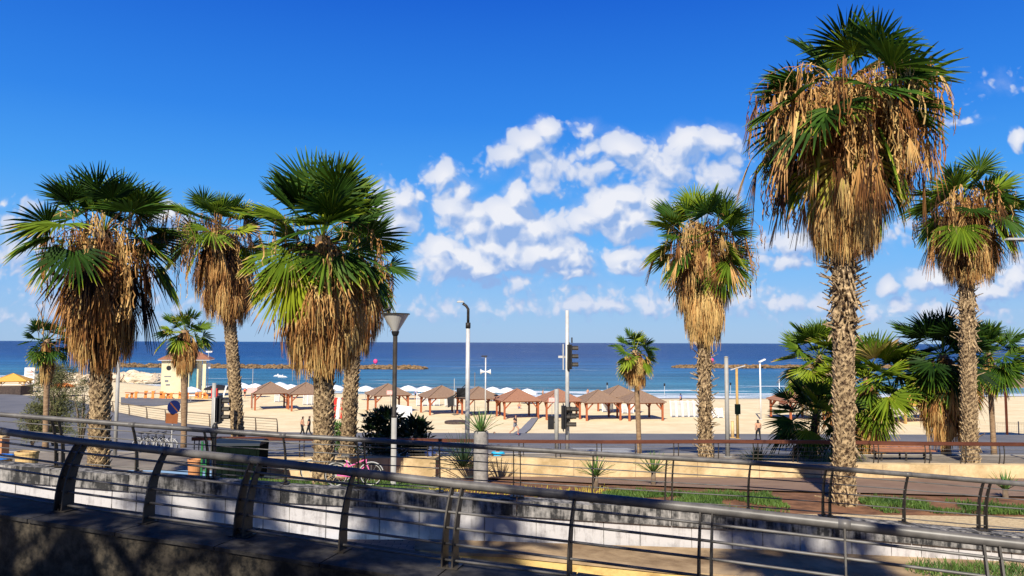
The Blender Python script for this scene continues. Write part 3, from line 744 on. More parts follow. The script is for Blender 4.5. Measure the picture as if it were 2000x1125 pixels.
def palm(label, Y, base_px, cpx, cpy, span, skirt_py, skirt_hw, trunk_w, nleaf=40, seed=1, emin=-35, emax=82, stalks=8, ndead=26, nsh=230,
         boot=(.20, .5, .16), spiky=None, blade=.5, topw=None, tint0=.17, zbase=None, name='palm_tree', group=None, bulge=.0, boots=True, lean=None, skirt_tint=.70, droop=.0, shw=.026, nseg=34, spread=3.9, petiole_r=.022, world=None, bright=.22, dreach=None, vf=.78):
    rng = random.Random(seed); k = Y/F
    if world: bx, by, bz, C, SB = world
    else:
        b = gp(base_px, Y); bx, by, bz = b
        if zbase is not None: bz = zbase
        C = at(cpx, cpy, Y); SB = ztop(cpx, skirt_py, Y)
    t = thing(name, label, 'palm tree', (bx, by, bz), 0, group)
    c = Vector((C.x-bx, 0, C.z-bz)); H = c.z; span_m = span*k; sb = SB-bz; tw = trunk_w*k/2; hw = skirt_hw*k
    tw1 = (topw or trunk_w*.85)*k/2
    def axis(z):
        f = max(0, min(1.05, z/H)); return Vector((c.x*(f**1.3), 0, z))
    def rad(z):
        f = z/H; r = lerp(tw, tw1, f)*(1+.07*mnoise.noise(Vector((z*1.1, seed, 0))))
        if f < .06: r *= 1+.25*(1-f/.06)
        return r*.78
    # trunk core
    mb = MB(); n = 12; pts = [axis(H*i/14) for i in range(15)]; mb.tube([p if i else p-Vector((0,0,.15)) for i, p in enumerate(pts)], [rad(H*i/14)*rng.uniform(.95,1.05) for i in range(15)], n)
    trunk = mb.build('trunk', M['trunk'] if boots else M['trunk_smooth'], t, smooth=True)
    # boots: broken leaf bases in a spiral, a light tan lattice over the dark core
    if boots:
        mb = MB(); bl, tilt, bw = boot; z = .05; i = 0; zt = min(sb+.35, H); per = 2*math.pi*tw*.86/bw
        dz = bl*.62/max(3, per)*1.05
        while z < zt:
            az = i*2.39996; r = rad(z)*.97; ax = axis(z); o = Vector((math.cos(az), math.sin(az), 0)); s = Vector((-math.sin(az), math.cos(az), 0))
            if o.y < .55 or True:
                # two clasping arms run down and around the trunk from the stub, crossing their neighbours
                for sg in (-1, 1):
                    aw = bw*.20*rng.uniform(.8, 1.3); al = bl*rng.uniform(1.0, 1.35); prevp = None; vs = []
                    for q in range(4):
                        ff = q/3; aa = az+sg*ff*(bw*.75/max(r, .1)); oo = Vector((math.cos(aa), math.sin(aa), 0)); zz = z-al*ff**1.1*.75
                        pc = axis(max(0, zz))+oo*(rad(zz)*.97+.035*(1-ff)+.012); tn2 = Vector((-math.sin(aa), math.cos(aa), 0))
                        wd = (tn2*.75+Vector((0,0,1))*sg*.65)*aw*(1-.35*ff)
                        vs += [pc-wd, pc+wd, pc-wd-oo*.03, pc+wd-oo*.03]
                    mb.add(vs, [(4*q, 4*q+1, 4*q+5, 4*q+4) for q in range(3)]+[(4*q+1, 4*q+3, 4*q+7, 4*q+5) for q in range(3)]+[(4*q+2, 4*q, 4*q+4, 4*q+6) for q in range(3)])
                if rng.random() < .3 and not (spiky and spiky(z/H) > .3): z += dz; i += 1; continue
                L_ = bl*rng.uniform(.25, .85); w0 = bw*rng.uniform(.26, .42); tl = tilt*rng.uniform(.3, 1.1); th = .03+.02*rng.random()
                sp = spiky(z/H) if spiky else 0
                down = False
                if sp and rng.random() < sp:
                    L_ = tw*rng.uniform(.5, 1.5); tl = rng.uniform(.8, 1.5); w0 *= .8; down = rng.random() < .55
                d = (o*math.sin(tl)+Vector((0,0,1))*math.cos(tl)).normalized()
                if down: d = (o*rng.uniform(.3,.8)+Vector((0,0,-.95))).normalized()
                sk = s*rng.uniform(-.35, .35)
                p0 = ax+o*r; p1 = p0+d*L_*.55+sk*.4*w0; p2 = p0+d*L_+sk*w0+o*(.03 if not down else .0)
                nn = d.cross(s).normalized(); 
                if nn.dot(o) < 0: nn = -nn
                ta = .66+rng.uniform(-.06, .14)
                vs = [p0-s*w0-o*.03, p0+s*w0-o*.03, p0+s*w0+nn*th, p0-s*w0+nn*th,
                      p1-s*w0*.8, p1+s*w0*.8, p1+s*w0*.7+nn*th*.9, p1-s*w0*.7+nn*th*.9,
                      p2-s*w0*.42, p2+s*w0*.36, p2+s*w0*.3+nn*th*.5, p2-s*w0*.38+nn*th*.5]
                mb.add(vs, [(0,1,5,4),(3,7,6,2),(1,2,6,5),(0,4,7,3),(4,5,9,8),(7,11,10,6),(5,6,10,9),(4,8,11,7),(8,9,10,11)],
                       [ta+.16]*4+[ta]*4+[ta-.02]*4)
            z += dz; i += 1
        mb.build('leaf_bases', M['boot'], t)
    # crown: green fans
    mb = MB(); Cc = axis(H)
    for i in range(nleaf):
        f = (i+.5)/nleaf; e = R(lerp(emax, emin, f**.9)) + rng.uniform(-.22, .22); az = i*2.39996+rng.uniform(-.5, .5)
        reach = span_m*(vf+(1-vf)*math.cos(e))*rng.uniform(.84, 1.12)
        Lb = reach*blade*rng.uniform(.85, 1.12); Lp = reach-Lb*.93
        old = max(0, (f-.55)/.45)
        ti = tint0+rng.uniform(-.09, .09)+.08*old + (bright*rng.random() if rng.random() < .3 else 0)
        st = axis(H-.05-.55*f*span_m*.22) 
        be = None
        if f > .4 or droop: be = e - lerp(.15, .85, max(0, (f-.4)/.6)) - droop*rng.random()
        fan(mb, st, az, e, Lp, Lb, spread*rng.uniform(.8, 1.0), nseg, ti, rng, sag=.10+.25*old, twist=rng.uniform(-.8, .8), gravity=.07+.25*old+droop*.25, tip=.10+.16*old, fold=.12+.25*(1-f), blade_e=be, petr=petiole_r)
    # spear leaves
    for q in range(2):
        mb.tube([Cc, Cc+Vector((rng.uniform(-.1,.1), rng.uniform(-.1,.1), span_m*.62))], [.03, .006], 4, tint=.45)
    mb.build('crown', M['leaf'], t)
    # dead fans and skirt
    if ndead or nsh:
        mb = MB()
        for i in range(ndead):
            az = i*2.39996+rng.uniform(-.4, .4); e = R(rng.uniform(-50, 25 if i % 3 == 0 else -5)); reach = span_m*rng.uniform(.42, .92 if i % 3 == 0 else .8)
            Lp = reach*.60; Lb = reach*.62
            sprd = rng.uniform(.6, 1.8)
            if dreach: Lp = span_m*rng.uniform(.30, dreach); Lb = span_m*rng.uniform(.22, .48); e = R(rng.uniform(-25, 50)); sprd = rng.uniform(.25, .8)
            fan(mb, axis(H-span_m*rng.uniform(.05, .3)), az, e, Lp, Lb, sprd, 14 if dreach else 20, skirt_tint+rng.uniform(-.09, .27), rng, sag=.5, twist=rng.uniform(-.7,.7), gravity=.30, tip=.06, fold=.3, blade_e=R(rng.uniform(-92, -62)), dead=True, petr=.018)
        z1 = H-span_m*.10; z0 = sb
        def prof(f):    # 0 bottom .. 1 top
            return interp([(0,.40),(.10,.72),(.25,.96),(.42,1.0),(.62,.86),(.82,.62),(1,.42)], f)
        rings = []
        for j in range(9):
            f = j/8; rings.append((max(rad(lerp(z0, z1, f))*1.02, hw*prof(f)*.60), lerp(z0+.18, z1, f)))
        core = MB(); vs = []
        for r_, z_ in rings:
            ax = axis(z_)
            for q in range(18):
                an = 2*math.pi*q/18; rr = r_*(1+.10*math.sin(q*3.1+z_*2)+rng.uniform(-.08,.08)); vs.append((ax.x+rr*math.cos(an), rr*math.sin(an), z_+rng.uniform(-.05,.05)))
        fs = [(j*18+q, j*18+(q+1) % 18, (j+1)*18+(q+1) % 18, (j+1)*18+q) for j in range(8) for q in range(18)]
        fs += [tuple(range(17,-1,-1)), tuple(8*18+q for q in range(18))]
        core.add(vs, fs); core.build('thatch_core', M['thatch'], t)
        hs = z1-z0
        for i in range(int(nsh*1.3)):
            f = rng.random(); az = rng.random()*6.283
            L_ = max(.45, min(1.25, hs*.34))*rng.uniform(.75, 1.25)
            zb = lerp(z0+L_*.75, z1+.1, f); ff = (zb-z0-L_*.5)/hs
            rr = hw*prof(max(0, min(1, ff)))
            tn = skirt_tint + rng.uniform(-.12, .12) + (.10 if f > .75 else 0) + (.16 if rng.random() < .22 else 0) - .04*(f < .35)
            lump = mnoise.noise(Vector((math.cos(az)*1.6, math.sin(az)*1.6, zb*.9+seed)))
            rr *= 1+.42*lump; tn -= .10*lump; zb += .25*lump  # hollows tinted darker: shade of the skirt's gaps put into the leaf colour
            if lump < -.18 and rng.random() < .5: continue
            shingle(mb, axis(zb)+Vector((math.cos(az), math.sin(az), 0))*rr*.62, az, rr*rng.uniform(.30,.48), L_, .24*max(.6, hw), 17, tn, rng, w=shw*.45, curl=1.0 if f < .3 else 0)
        mb.build('dead_leaf_skirt', M['leaf'], t)
    # dried flower stalks arching out and hanging
    if stalks:
        mb = MB()
        for i in range(stalks):
            az = rng.random()*6.283; e = R(rng.uniform(5, 78)); reach = span_m*rng.uniform(.5, 1.08); p = axis(H-.1).copy(); pts = [p.copy()]
            o = Vector((math.cos(az), math.sin(az), 0)); ee = e
            for j in range(9):
                p = p+(o*math.cos(ee)+Vector((0,0,math.sin(ee))))*(reach/7); ee -= .27+.12*rng.random(); ee = max(ee, -1.5); pts.append(p.copy())
            tn = rng.choice((.62, .66, .72, .8, .92)); mb.tube(pts, [.016]*5+[.010]*5, 3, caps=False, tint=tn)
            for j in range(3, 10):
                for q in range(4):
                    b0 = pts[j]+Vector((rng.uniform(-.16,.16), rng.uniform(-.16,.16), rng.uniform(-.1,.1))); l = rng.uniform(.2, .95)*min(1, span_m/2.4)
                    a2 = rng.random()*6.28; sd = Vector((math.cos(a2), math.sin(a2), 0)); vs = []; ts = []
                    for r in (0, .25, .5, .75, 1):
                        w = .007+.018*rng.random(); cc = b0+Vector((rng.uniform(-.05,.05), rng.uniform(-.05,.05), -l*r)); vs += [cc-sd*w, cc+sd*w]; ts += [tn+rng.uniform(-.05,.12)]*2
                    mb.add(vs, [(0,1,3,2),(2,3,5,4),(4,5,7,6),(6,7,9,8)], ts)
        mb.build('dried_flower_stalks', M['leaf'], t)
    return t

def palms():
    palm('big fan palm at the far left with a long shaggy brown skirt', 25.0, 197, 203, 452, 184, 716, 58, 44, nleaf=31, vf=.57, seed=11, emin=0, stalks=26, ndead=44, nsh=300, skirt_tint=.765, tint0=.11, boot=(.24,.42,.20))
    palm('tall slim leaning fan palm between the two big left palms', 38.0, 467, 430, 447, 110, 628, 48, 28, nleaf=30, vf=.66, dreach=.7, seed=23, emin=-25, stalks=24, ndead=48, nsh=220, skirt_tint=.75, tint0=.2, boot=(.2,.4,.18), shw=.03)
    palm('large fan palm with golden skirt beside the cone lamp', 24.5, 635, 630, 462, 168, 727, 68, 46, nleaf=34, vf=1.08, seed=37, emin=-16, stalks=8, ndead=34, nsh=340, skirt_tint=.675, tint0=.19, boot=(.22,.55,.17), blade=.55, bright=.28)
    palm('fan palm standing close behind the large golden skirted palm', 33.0, 681, 700, 500, 112, 688, 44, 34, nleaf=26, seed=41, emin=-55, stalks=10, ndead=34, nsh=200, skirt_tint=.74, tint0=.22, boot=(.24,.7,.15))
    palm('short young palm above the feathery shrub at the left edge', 42.0, 92, 92, 662, 54, 748, 12, 14, nleaf=24, seed=53, emin=-45, stalks=0, ndead=8, nsh=50, boots=False, tint0=.10, skirt_tint=.68, nseg=20)
    palm('small palm with a bulging neck in front of the cream kiosk', 45.0, 361, 361, 645, 58, 735, 20, 13, nleaf=26, seed=59, emin=-40, stalks=0, ndead=12, nsh=110, boots=False, tint0=.24, skirt_tint=.70, nseg=22, topw=20)
    palm('small slender palm standing alone right of the tall traffic signal', 36.0, 1248, 1240, 684, 58, 757, 21, 12, nleaf=22, seed=61, emin=-50, stalks=0, ndead=12, nsh=90, boots=False, tint0=.24, skirt_tint=.64, nseg=22, topw=13)
    palm('fan palm with a two tier straw skirt and spiky trunk right of centre', 34.0, 1377, 1372, 462, 122, 668, 44, 27, nleaf=36, dreach=.8, vf=.88, seed=71, emin=-45, stalks=34, ndead=60, nsh=260, skirt_tint=.635, tint0=.2, boot=(.26,.85,.12), spiky=lambda f: .35 if f < .55 else .2, shw=.03, topw=24, bright=.3)
    palm('tallest fan palm with a huge shaggy crown at the right', 21.3, 1645, 1650, 200, 224, 505, 64, 45, nleaf=44, dreach=.88, vf=.70, seed=83, emin=-60, stalks=120, ndead=90, nsh=380, skirt_tint=.665, tint0=.17, boot=(.20,.55,.145), spiky=lambda f: .95 if .42 < f < .62 else 0.04, droop=.35, blade=.5, topw=44, bright=.3)
    palm('fan palm with drooping crown and ringed trunk at the right edge', 32.5, 1892, 1885, 400, 118, 553, 50, 32, nleaf=34, dreach=.8, vf=.9, seed=97, emin=-45, stalks=36, ndead=56, nsh=240, skirt_tint=.70, tint0=.18, boot=(.22,.6,.13), spiky=lambda f: .35 if .45 < f < .7 else .05, droop=.2, topw=28)
    # lower bushy palms
    palm('bushy low palm behind the tallest palm on its left side', 39.0, 1592, 1600, 694, 98, 800, 22, 16, nleaf=42, seed=101, emin=-62, stalks=0, ndead=12, nsh=30, boots=False, tint0=.28, blade=.52, nseg=30)
    palm('bushy low palm with long fans reaching right behind the tallest palm', 37.0, 1695, 1692, 735, 118, 905, 26, 20, nleaf=50, seed=103, emin=-68, stalks=0, ndead=14, nsh=80, boots=False, tint0=.29, blade=.52, nseg=30, skirt_tint=.66)
    palm('squat palm with dark fans spreading over the brown railing', 33.5, 1585, 1592, 808, 98, 870, 10, 16, nleaf=34, seed=107, emin=-30, emax=75, stalks=0, ndead=4, nsh=0, boots=True, boot=(.15,.5,.12), tint0=.10, blade=.5, nseg=30)
    palm('dark bushy palm with a hanging orange brown skirt beside the right edge palm', 35.5, 1845, 1842, 690, 112, 868, 42, 22, nleaf=44, seed=109, emin=-50, stalks=0, ndead=26, nsh=150, boots=False, tint0=.07, blade=.55, nseg=30, skirt_tint=.73, bright=.1)
    palm('slim palm half hidden behind the right edge palm', 38.5, 1938, 1930, 688, 82, 775, 16, 13, nleaf=44, seed=113, emin=-50, stalks=0, ndead=10, nsh=30, boots=False, tint0=.2, nseg=26, skirt_tint=.68)
palms()
# palms behind the viewpoint, which throw the crown shadows over the front walls
def shade_palms():
    for i, (tx, ty, tz, t_, sz) in enumerate(((-6.6,12.0,6.0,19,2.6),(-2.9,11.3,5.7,21,2.4),(-1.6,16.9,5.6,27,2.6),(1.2,10.6,5.6,22,2.1),(6.3,16.9,4.9,29,2.1),(-12.2,12.5,5.6,19,2.3),(-6.6,16.9,5.7,29,2.0))):
        p = Vector((tx, ty, tz))+SDIR*t_
        palm('tall fan palm on the terrace behind the viewpoint, outside the photograph', 1.0, 0, 0, 0, sz*F, 0, .8*F*sz/2.3, .5*F, nleaf=44, seed=200+i, emin=-60, emax=80,
             stalks=0, ndead=16, nsh=60, boots=False, nseg=14, world=(p.x, p.y, 5.5, p, p.z-sz*1.1), group='palms casting shade over the front walls', shw=.07)
shade_palms()

def sky_blocker():
    # unseen block added at the viewer's back to cut sky fill; clears the sun
    t = thing('hotel_building', 'long plain beige hotel block standing behind the viewpoint', 'hotel', (0, -36, 5.5))
    mb = MB(); mb.box((0,-6,14.5), (120,12,29)); mb.build('wall', M['hotel_wall'], t)  # body of the added unseen block
    for r in range(8):
        mb = MB(); mb.box((0,.03,2.8+r*3.3), (116,.1,1.7)); mb.build('window_band', M['glass'], t)
        mb = MB(); mb.box((0,.55,1.35+r*3.3), (118,1.1,.18)); mb.build('balcony', M['hotel_wall'], t)
    mb = MB(); mb.box((0,-6,29.2), (121,13,.5)); mb.build('roof', M['concrete'], t)
sky_blocker()
# ------------------------------------------------------------------ shrubs, yuccas, grass
def bush(label, px, Y, top_py, w_px, m, seed, nclump, leaf=.13, name='shrub', wide=.035, kind='broad', zb=None):
    rng = random.Random(seed); b = gp(px, Y); k = Y/F; H = ztop(px, top_py, Y)-b.z; W = w_px*k/2
    t = thing(name, label, 'shrub', b)
    mb = MB(); tips = []
    for i in range(9):
        az = rng.random()*6.28; r = W*rng.uniform(.2, .8); h = H*rng.uniform(.45, .9)
        q = Vector((r*math.cos(az), r*math.sin(az)*.7, h)); mid = q*.5+Vector((0,0,.15*H)); mb.tube([Vector((0,0,-.1)), mid, q], [.05*H/2.5, .035*H/2.5, .012], 5); tips.append(q)
    mb.build('stems', M['bush_stem'], t)
    mb = MB()
    for i in range(nclump):
        a = rng.random()*6.28; u = rng.random()**.5; z = rng.uniform(.12, 1.0)
        env = math.sqrt(max(.05, 1-((z-.45)/.62)**2))
        if kind == 'broad': lump = .8+.25*math.sin(a*3+seed)+.2*math.sin(a*7+z*5)
        else: lump = .7+.35*math.sin(a*2+z*4+seed)
        c = Vector((W*u*env*lump*math.cos(a), W*u*env*lump*math.sin(a)*.7, H*z))
        n = 11 if kind == 'broad' else 16
        ax = Vector((rng.uniform(-.5,.5), rng.uniform(-.5,.5), 1)).normalized()
        for j in range(n):
            d = Vector((rng.gauss(0,1), rng.gauss(0,1), rng.gauss(.5,.8))).normalized(); l = leaf*rng.uniform(.6, 1.4); s = d.cross(Vector((rng.gauss(0,1), rng.gauss(0,1), rng.gauss(0,1)))).normalized()*wide*rng.uniform(.7,1.3)
            o = c+d*leaf*.25
            mb.add([o, o+d*l*.5-s, o+d*l, o+d*l*.5+s], [(0,1,2,3)])
    mb.build('foliage', m, t); return t
bush('dark glossy leaved shrub behind the lamp post and the wall', 752, 32.5, 806, 104, M['bush'], 5, 170, leaf=.30, wide=.05)
bush('dark shrub right of the lamp post in front of the white board', 812, 32.0, 822, 70, M['bush'], 6, 110, leaf=.28, wide=.05)
bush('small pale green shrub between the two left centre palm trunks', 662, 34.0, 826, 46, M['yucca'], 7, 80, leaf=.16, wide=.03)
bush('olive feathery tamarisk shrub at the left edge', 108, 48.0, 716, 116, M['bush_pale'], 9, 520, leaf=.34, wide=.014, kind='feather', name='tamarisk_shrub')
bush('low olive shrub left of the feathery tamarisk', 66, 46.0, 792, 62, M['bush_pale'], 10, 180, leaf=.26, wide=.014, kind='feather', name='tamarisk_shrub')
bush('thin grey green sapling growing by the left palm trunk', 160, 46.0, 742, 60, M['bush_pale'], 12, 110, leaf=.24, wide=.012, kind='feather', name='tamarisk_shrub')
def spiky(label, px, Y, base_py, top_py, n, seed, m, spread=.6, w=.03, stem=.25, base=None, name='yucca', cat='yucca', zabs=None, droop=.15):
    rng = random.Random(seed); b = gp(px, Y)
    if zabs is not None: b.z = zabs
    H = ztop(px, top_py, Y)-b.z
    t = thing(name, label, cat, b)
    if stem: mb = MB(); mb.tube([(0,0,-.1),(0,0,H*stem)], [.09, .07], 8); mb.build('stem', M['bush_stem'], t, smooth=True)
    mb = MB(); L0 = H*(1-stem)
    for i in range(n):
        az = i*2.39996; e = lerp(1.5, spread and (1.5-spread*1.6), (i/n)**.8)+rng.uniform(-.1,.1); o = Vector((math.cos(az), math.sin(az), 0)); s = Vector((-math.sin(az), math.cos(az), 0))
        d = o*math.cos(e)+Vector((0,0,math.sin(e))); l = L0*rng.uniform(.75, 1.05); p0 = Vector((0,0,H*stem*.9)); vs = []
        for r, wr in ((0,.7),(.3,1),(.65,.7),(1,.05)):
            c = p0+d*l*r-Vector((0,0,1))*droop*l*r*r*(1-abs(math.sin(e))); vs += [c-s*w*wr, c+Vector((0,0,-.012)), c+s*w*wr]
        mb.add(vs, [(3*q, 3*q+1, 3*q+4, 3*q+3) for q in range(3)]+[(3*q+1, 3*q+2, 3*q+5, 3*q+4) for q in range(3)])
    mb.build('leaves', m, t); return t
spiky('young yucca in the bed, left of the pair below the small slender palm', 1163, 24.0, 950, 878, 36, 1, M['yucca'], .75, stem=.35)
spiky('young yucca in front of the small slender palm trunk', 1275, 25.4, 935, 872, 36, 2, M['yucca'], .75, stem=.35)
spiky('young yucca in the lawn at the right edge', 1957, 22.7, 975, 912, 26, 3, M['yucca'], .6, stem=.28)
spiky('dark agave clump against the brown topped railing', 1478, 31.0, 900, 862, 70, 4, M['agave'], .9, w=.04, stem=0, name='agave', cat='agave')
spiky('small green agave behind the trunk of the tallest palm', 1622, 30.5, 900, 868, 40, 5, M['yucca'], .7, w=.03, stem=0, name='agave', cat='agave')
spiky('bushy dark grass clump left of the concrete planter', 906, 27.6, 893, 832, 90, 6, M['agave'], .9, w=.02, stem=0, name='grass_clump', cat='grass clump', zabs=4.8)

def conc_planter():
    Y = 26.0; b = gp(940, Y); k = Y/F; top = ztop(940, 842, Y)-b.z
    t = thing('planter', 'tall grey concrete cylinder planter right of the lamp post', 'planter', b)
    mb = MB(); r = 14*k
    mb.lathe([(r,-.1),(r,top*.5),(r*1.01,top*.5+.01),(r,top-.03),(r*.93,top),(r*.8,top),(r*.8,top-.1)], 24); mb.build('cylinder', M['concrete'], t, smooth=False)
    spiky('tall spiky plant growing out of the concrete cylinder planter', 940, Y, 842, 790, 34, 8, M['yucca'], .65, w=.028, stem=0, name='spiky_plant', cat='plant', zabs=b.z+top-.08, droop=.3)
conc_planter()

def grass(label, quads, n, seed, m=None, name='grass', h=.13):
    rng = random.Random(seed); mb = MB()
    for (x0, x1, y0, y1, wt) in quads:
        for i in range(int(n*wt)):
            x = rng.uniform(x0, x1); y = rng.uniform(y0, y1)
            if mnoise.noise(Vector((x*.9, y*.9, seed))) < -.24+.15*rng.random(): continue
            z = T(x, y)+.02; a = rng.random()*6.28; l = h*rng.uniform(.4, 1.3)*(1+.8*mnoise.noise(Vector((x*2.5, y*2.5, 5)))); s = Vector((math.cos(a), math.sin(a), 0))*.009; d = Vector((rng.uniform(-.6,.6), rng.uniform(-.6,.6), 1)).normalized()*l
            b = Vector((x, y, z)); mb.add([b-s*1.4, b+s*1.4, b+d*.6+s, b+d, b+d*.6-s], [(0,1,2,3,4)])
    o = mb.build(name, m or M['grass']); o['kind'] = 'stuff'; o['label'] = label; o['category'] = 'grass'
grass('green grass of the bed behind the white wall', [(-15,-2.2,20.2,26,.9),(2.6,7.4,20.0,22.8,.8),(9.6,16,20.1,22.0,.75)], 15000, 1, h=.13)
grass('yellow flowering ground cover at the edge of the bed', [(-2.4,3.0,20.0,24.5,1.0)], 1400, 2, M['yellow_grass'], 'ground_cover', .12)
def low_grass():
    rng = random.Random(9); mb = MB()
    for i in range(5200):
        x = rng.uniform(7.2, 12.2); y = rng.uniform(13.4, 16.2)
        if x < 8.2+.8*mnoise.noise(Vector((x, y*1.5, 0))): continue
        z = 4.95-.03*(x+1); a = rng.random()*6.28; l = .17*rng.uniform(.5, 1.5); s = Vector((math.cos(a), math.sin(a), 0))*.009; d = Vector((rng.uniform(-.8,.8), rng.uniform(-.8,.8), 1)).normalized()*l
        b = Vector((x, y, z)); mb.add([b-s, b+s, b+d*.6+s, b+d, b+d*.6-s], [(0,1,2,3,4)])
    o = mb.build('grass', M['grass']); o['kind'] = 'stuff'; o['label'] = 'green grass patch in the bottom right corner'; o['category'] = 'grass'
low_grass()

# ------------------------------------------------------------------ gazebos
def gazebo(roofm, woodm, label, group):
    t = thing('gazebo', label, 'gazebo', (0,0,0), 0, group)
    h = 2.05; w = 4.7/2
    for sx in (-1, 1):
        for sy in (-1, 1):
            mb = MB(); x, y = sx*(w-.35), sy*(w-.35)
            mb.box((x, y, h/2-.1), (.2,.2,h+.2)); p = mb.build('post', woodm, t)
            mb = MB(); mb.bar((x, y, h-.85), (x-sx*.75, y, h-.05), .12); mb.bar((x, y, h-.85), (x, y-sy*.75, h-.05), .12); mb.build('brace', woodm, p)
    mb = MB()
    for s in (-1, 1): mb.box((0, s*(w-.35), h+.02), (2*w-.2, .14, .2)); mb.box((s*(w-.35), 0, h+.025), (.14, 2*w-.2, .185))
    mb.build('beam', woodm, t)
    mb = MB(); H = 1.25; n = 9
    for f in range(4):          # stepped slats on every side of the pyramid
        q = Matrix.Rotation(f*math.pi/2, 3, 'Z')
        for i in range(n):
            a0 = 1-i/n; a1 = 1-(i+1)/n; z0 = h+.10+H*(i/n); z1 = h+.10+H*((i+1)/n)
            vs = [q@Vector((-w*a0, -w*a0, z0)), q@Vector((w*a0, -w*a0, z0)), q@Vector((w*a1, -w*a1, z1-.03)), q@Vector((-w*a1, -w*a1, z1-.03)),
                  q@Vector((-w*a0, -w*a0, z0-.06)), q@Vector((w*a0, -w*a0, z0-.06))]
            mb.add(vs, [(0,1,2,3),(4,5,1,0)])
    mb.add([(-w,-w,h+.04),(w,-w,h+.04),(w,w,h+.04),(-w,w,h+.04)], [(3,2,1,0)])
    rf = mb.build('roof', roofm, t)
    mb = MB()
    for sx, sy in ((-1,-1),(1,-1),(1,1),(-1,1)): mb.bar((sx*w, sy*w, h+.12), (0, 0, h+H+.12), .09)
    mb.build('ridge', roofm, rf)
    return t
def gazebos():
    specs = [ # px, Y, rot, kind, scale, label
      (527,106,24,'g',1.08,'grey roofed wooden gazebo, farthest left of the beach row'),
      (597,105,24,'g',1.08,'grey roofed wooden gazebo partly hidden by the golden skirted palm'),
      (757,103,24,'g',1.08,'grey roofed wooden gazebo behind the cone lamp post'),
      (862,100,22,'g',1.06,'grey roofed wooden gazebo left of the tall street light'),
      (934,99,22,'g',1.06,'grey roofed wooden gazebo directly right of the tall street light'),
      (1010,95,14,'r',1.04,'red roofed wooden gazebo above the running person'),
      (1090,94.5,14,'r',1.04,'red roofed wooden gazebo behind the traffic signals'),
      (1168,93.5,12,'g',1.04,'grey roofed wooden gazebo right of the traffic signals'),
      (1208,103,12,'g',1.06,'grey roofed wooden gazebo behind the last pair before the slender palm'),
      (1249,93.5,12,'g',1.04,'grey roofed wooden gazebo behind the small slender palm trunk'),
      (1556,95,12,'r',1.1,'red roofed gazebo beside the bushy palm on the right'),
      (1668,95,10,'r',1.1,'red roofed gazebo seen between the fans behind the tallest palm'),
      (1768,92,18,'y',1.1,'yellow roofed gazebo left of the orange skirted dark palm'),
      (1822,95,30,'y',1.1,'yellow roofed gazebo behind the orange skirted dark palm'),
      (22,138,20,'y',1.15,'yellow roofed shelter at the far left edge by the sea'),
    ]
    protos = {}
    for px, Y, rz, kd, s, lab in specs:
        b = gp(px, Y); b.z -= .05
        g = {'g':'grey roofed beach gazebos','r':'red roofed beach gazebos','y':'yellow roofed beach gazebos'}[kd]
        if kd not in protos:
            t = protos[kd] = gazebo({'g':M['roof_grey'],'r':M['roof_red'],'y':M['roof_yellow']}[kd], M['yellow_wood'] if kd == 'y' else M['wood'], lab, g)
            t.location = b; t.rotation_euler = (0,0,R(rz)); t.scale = (s,s,s if kd != 'y' else 1)
        else: dup(protos[kd], b, R(rz), lab, g, (s,s,s if kd != 'y' else 1))
    # flat brown shade roof at the right edge
    Y = 70; b = gp(2000, Y); t = thing('shade_shelter', 'wide low brown roofed shade shelter cut by the right edge', 'shelter', b)
    zt = ztop(1990, 736, Y)-b.z; ze = ztop(1970, 750, Y)-b.z
    mb = MB(); w = 3.4
    mb.add([(-w,-w,ze),(w,-w,ze),(w,w,ze),(-w,w,ze),(-w,-w,ze-.15),(w,-w,ze-.15),(w,w,ze-.15),(-w,w,ze-.15),(1.0,0,zt+.35)], [(0,1,8),(1,2,8),(2,3,8),(3,0,8),(4,5,1,0),(5,6,2,1),(6,7,3,2),(7,4,0,3),(7,6,5,4)]); mb.build('roof', M['roof_grey'], t)
    for sx, sy in ((1,-1),(1,1),(.1,1)): mb = MB(); mb.box((sx*(w-.4), sy*(w-.4), ze/2-.1), (.16,.16,ze)); mb.build('post', M['wood'], t)
gazebos()

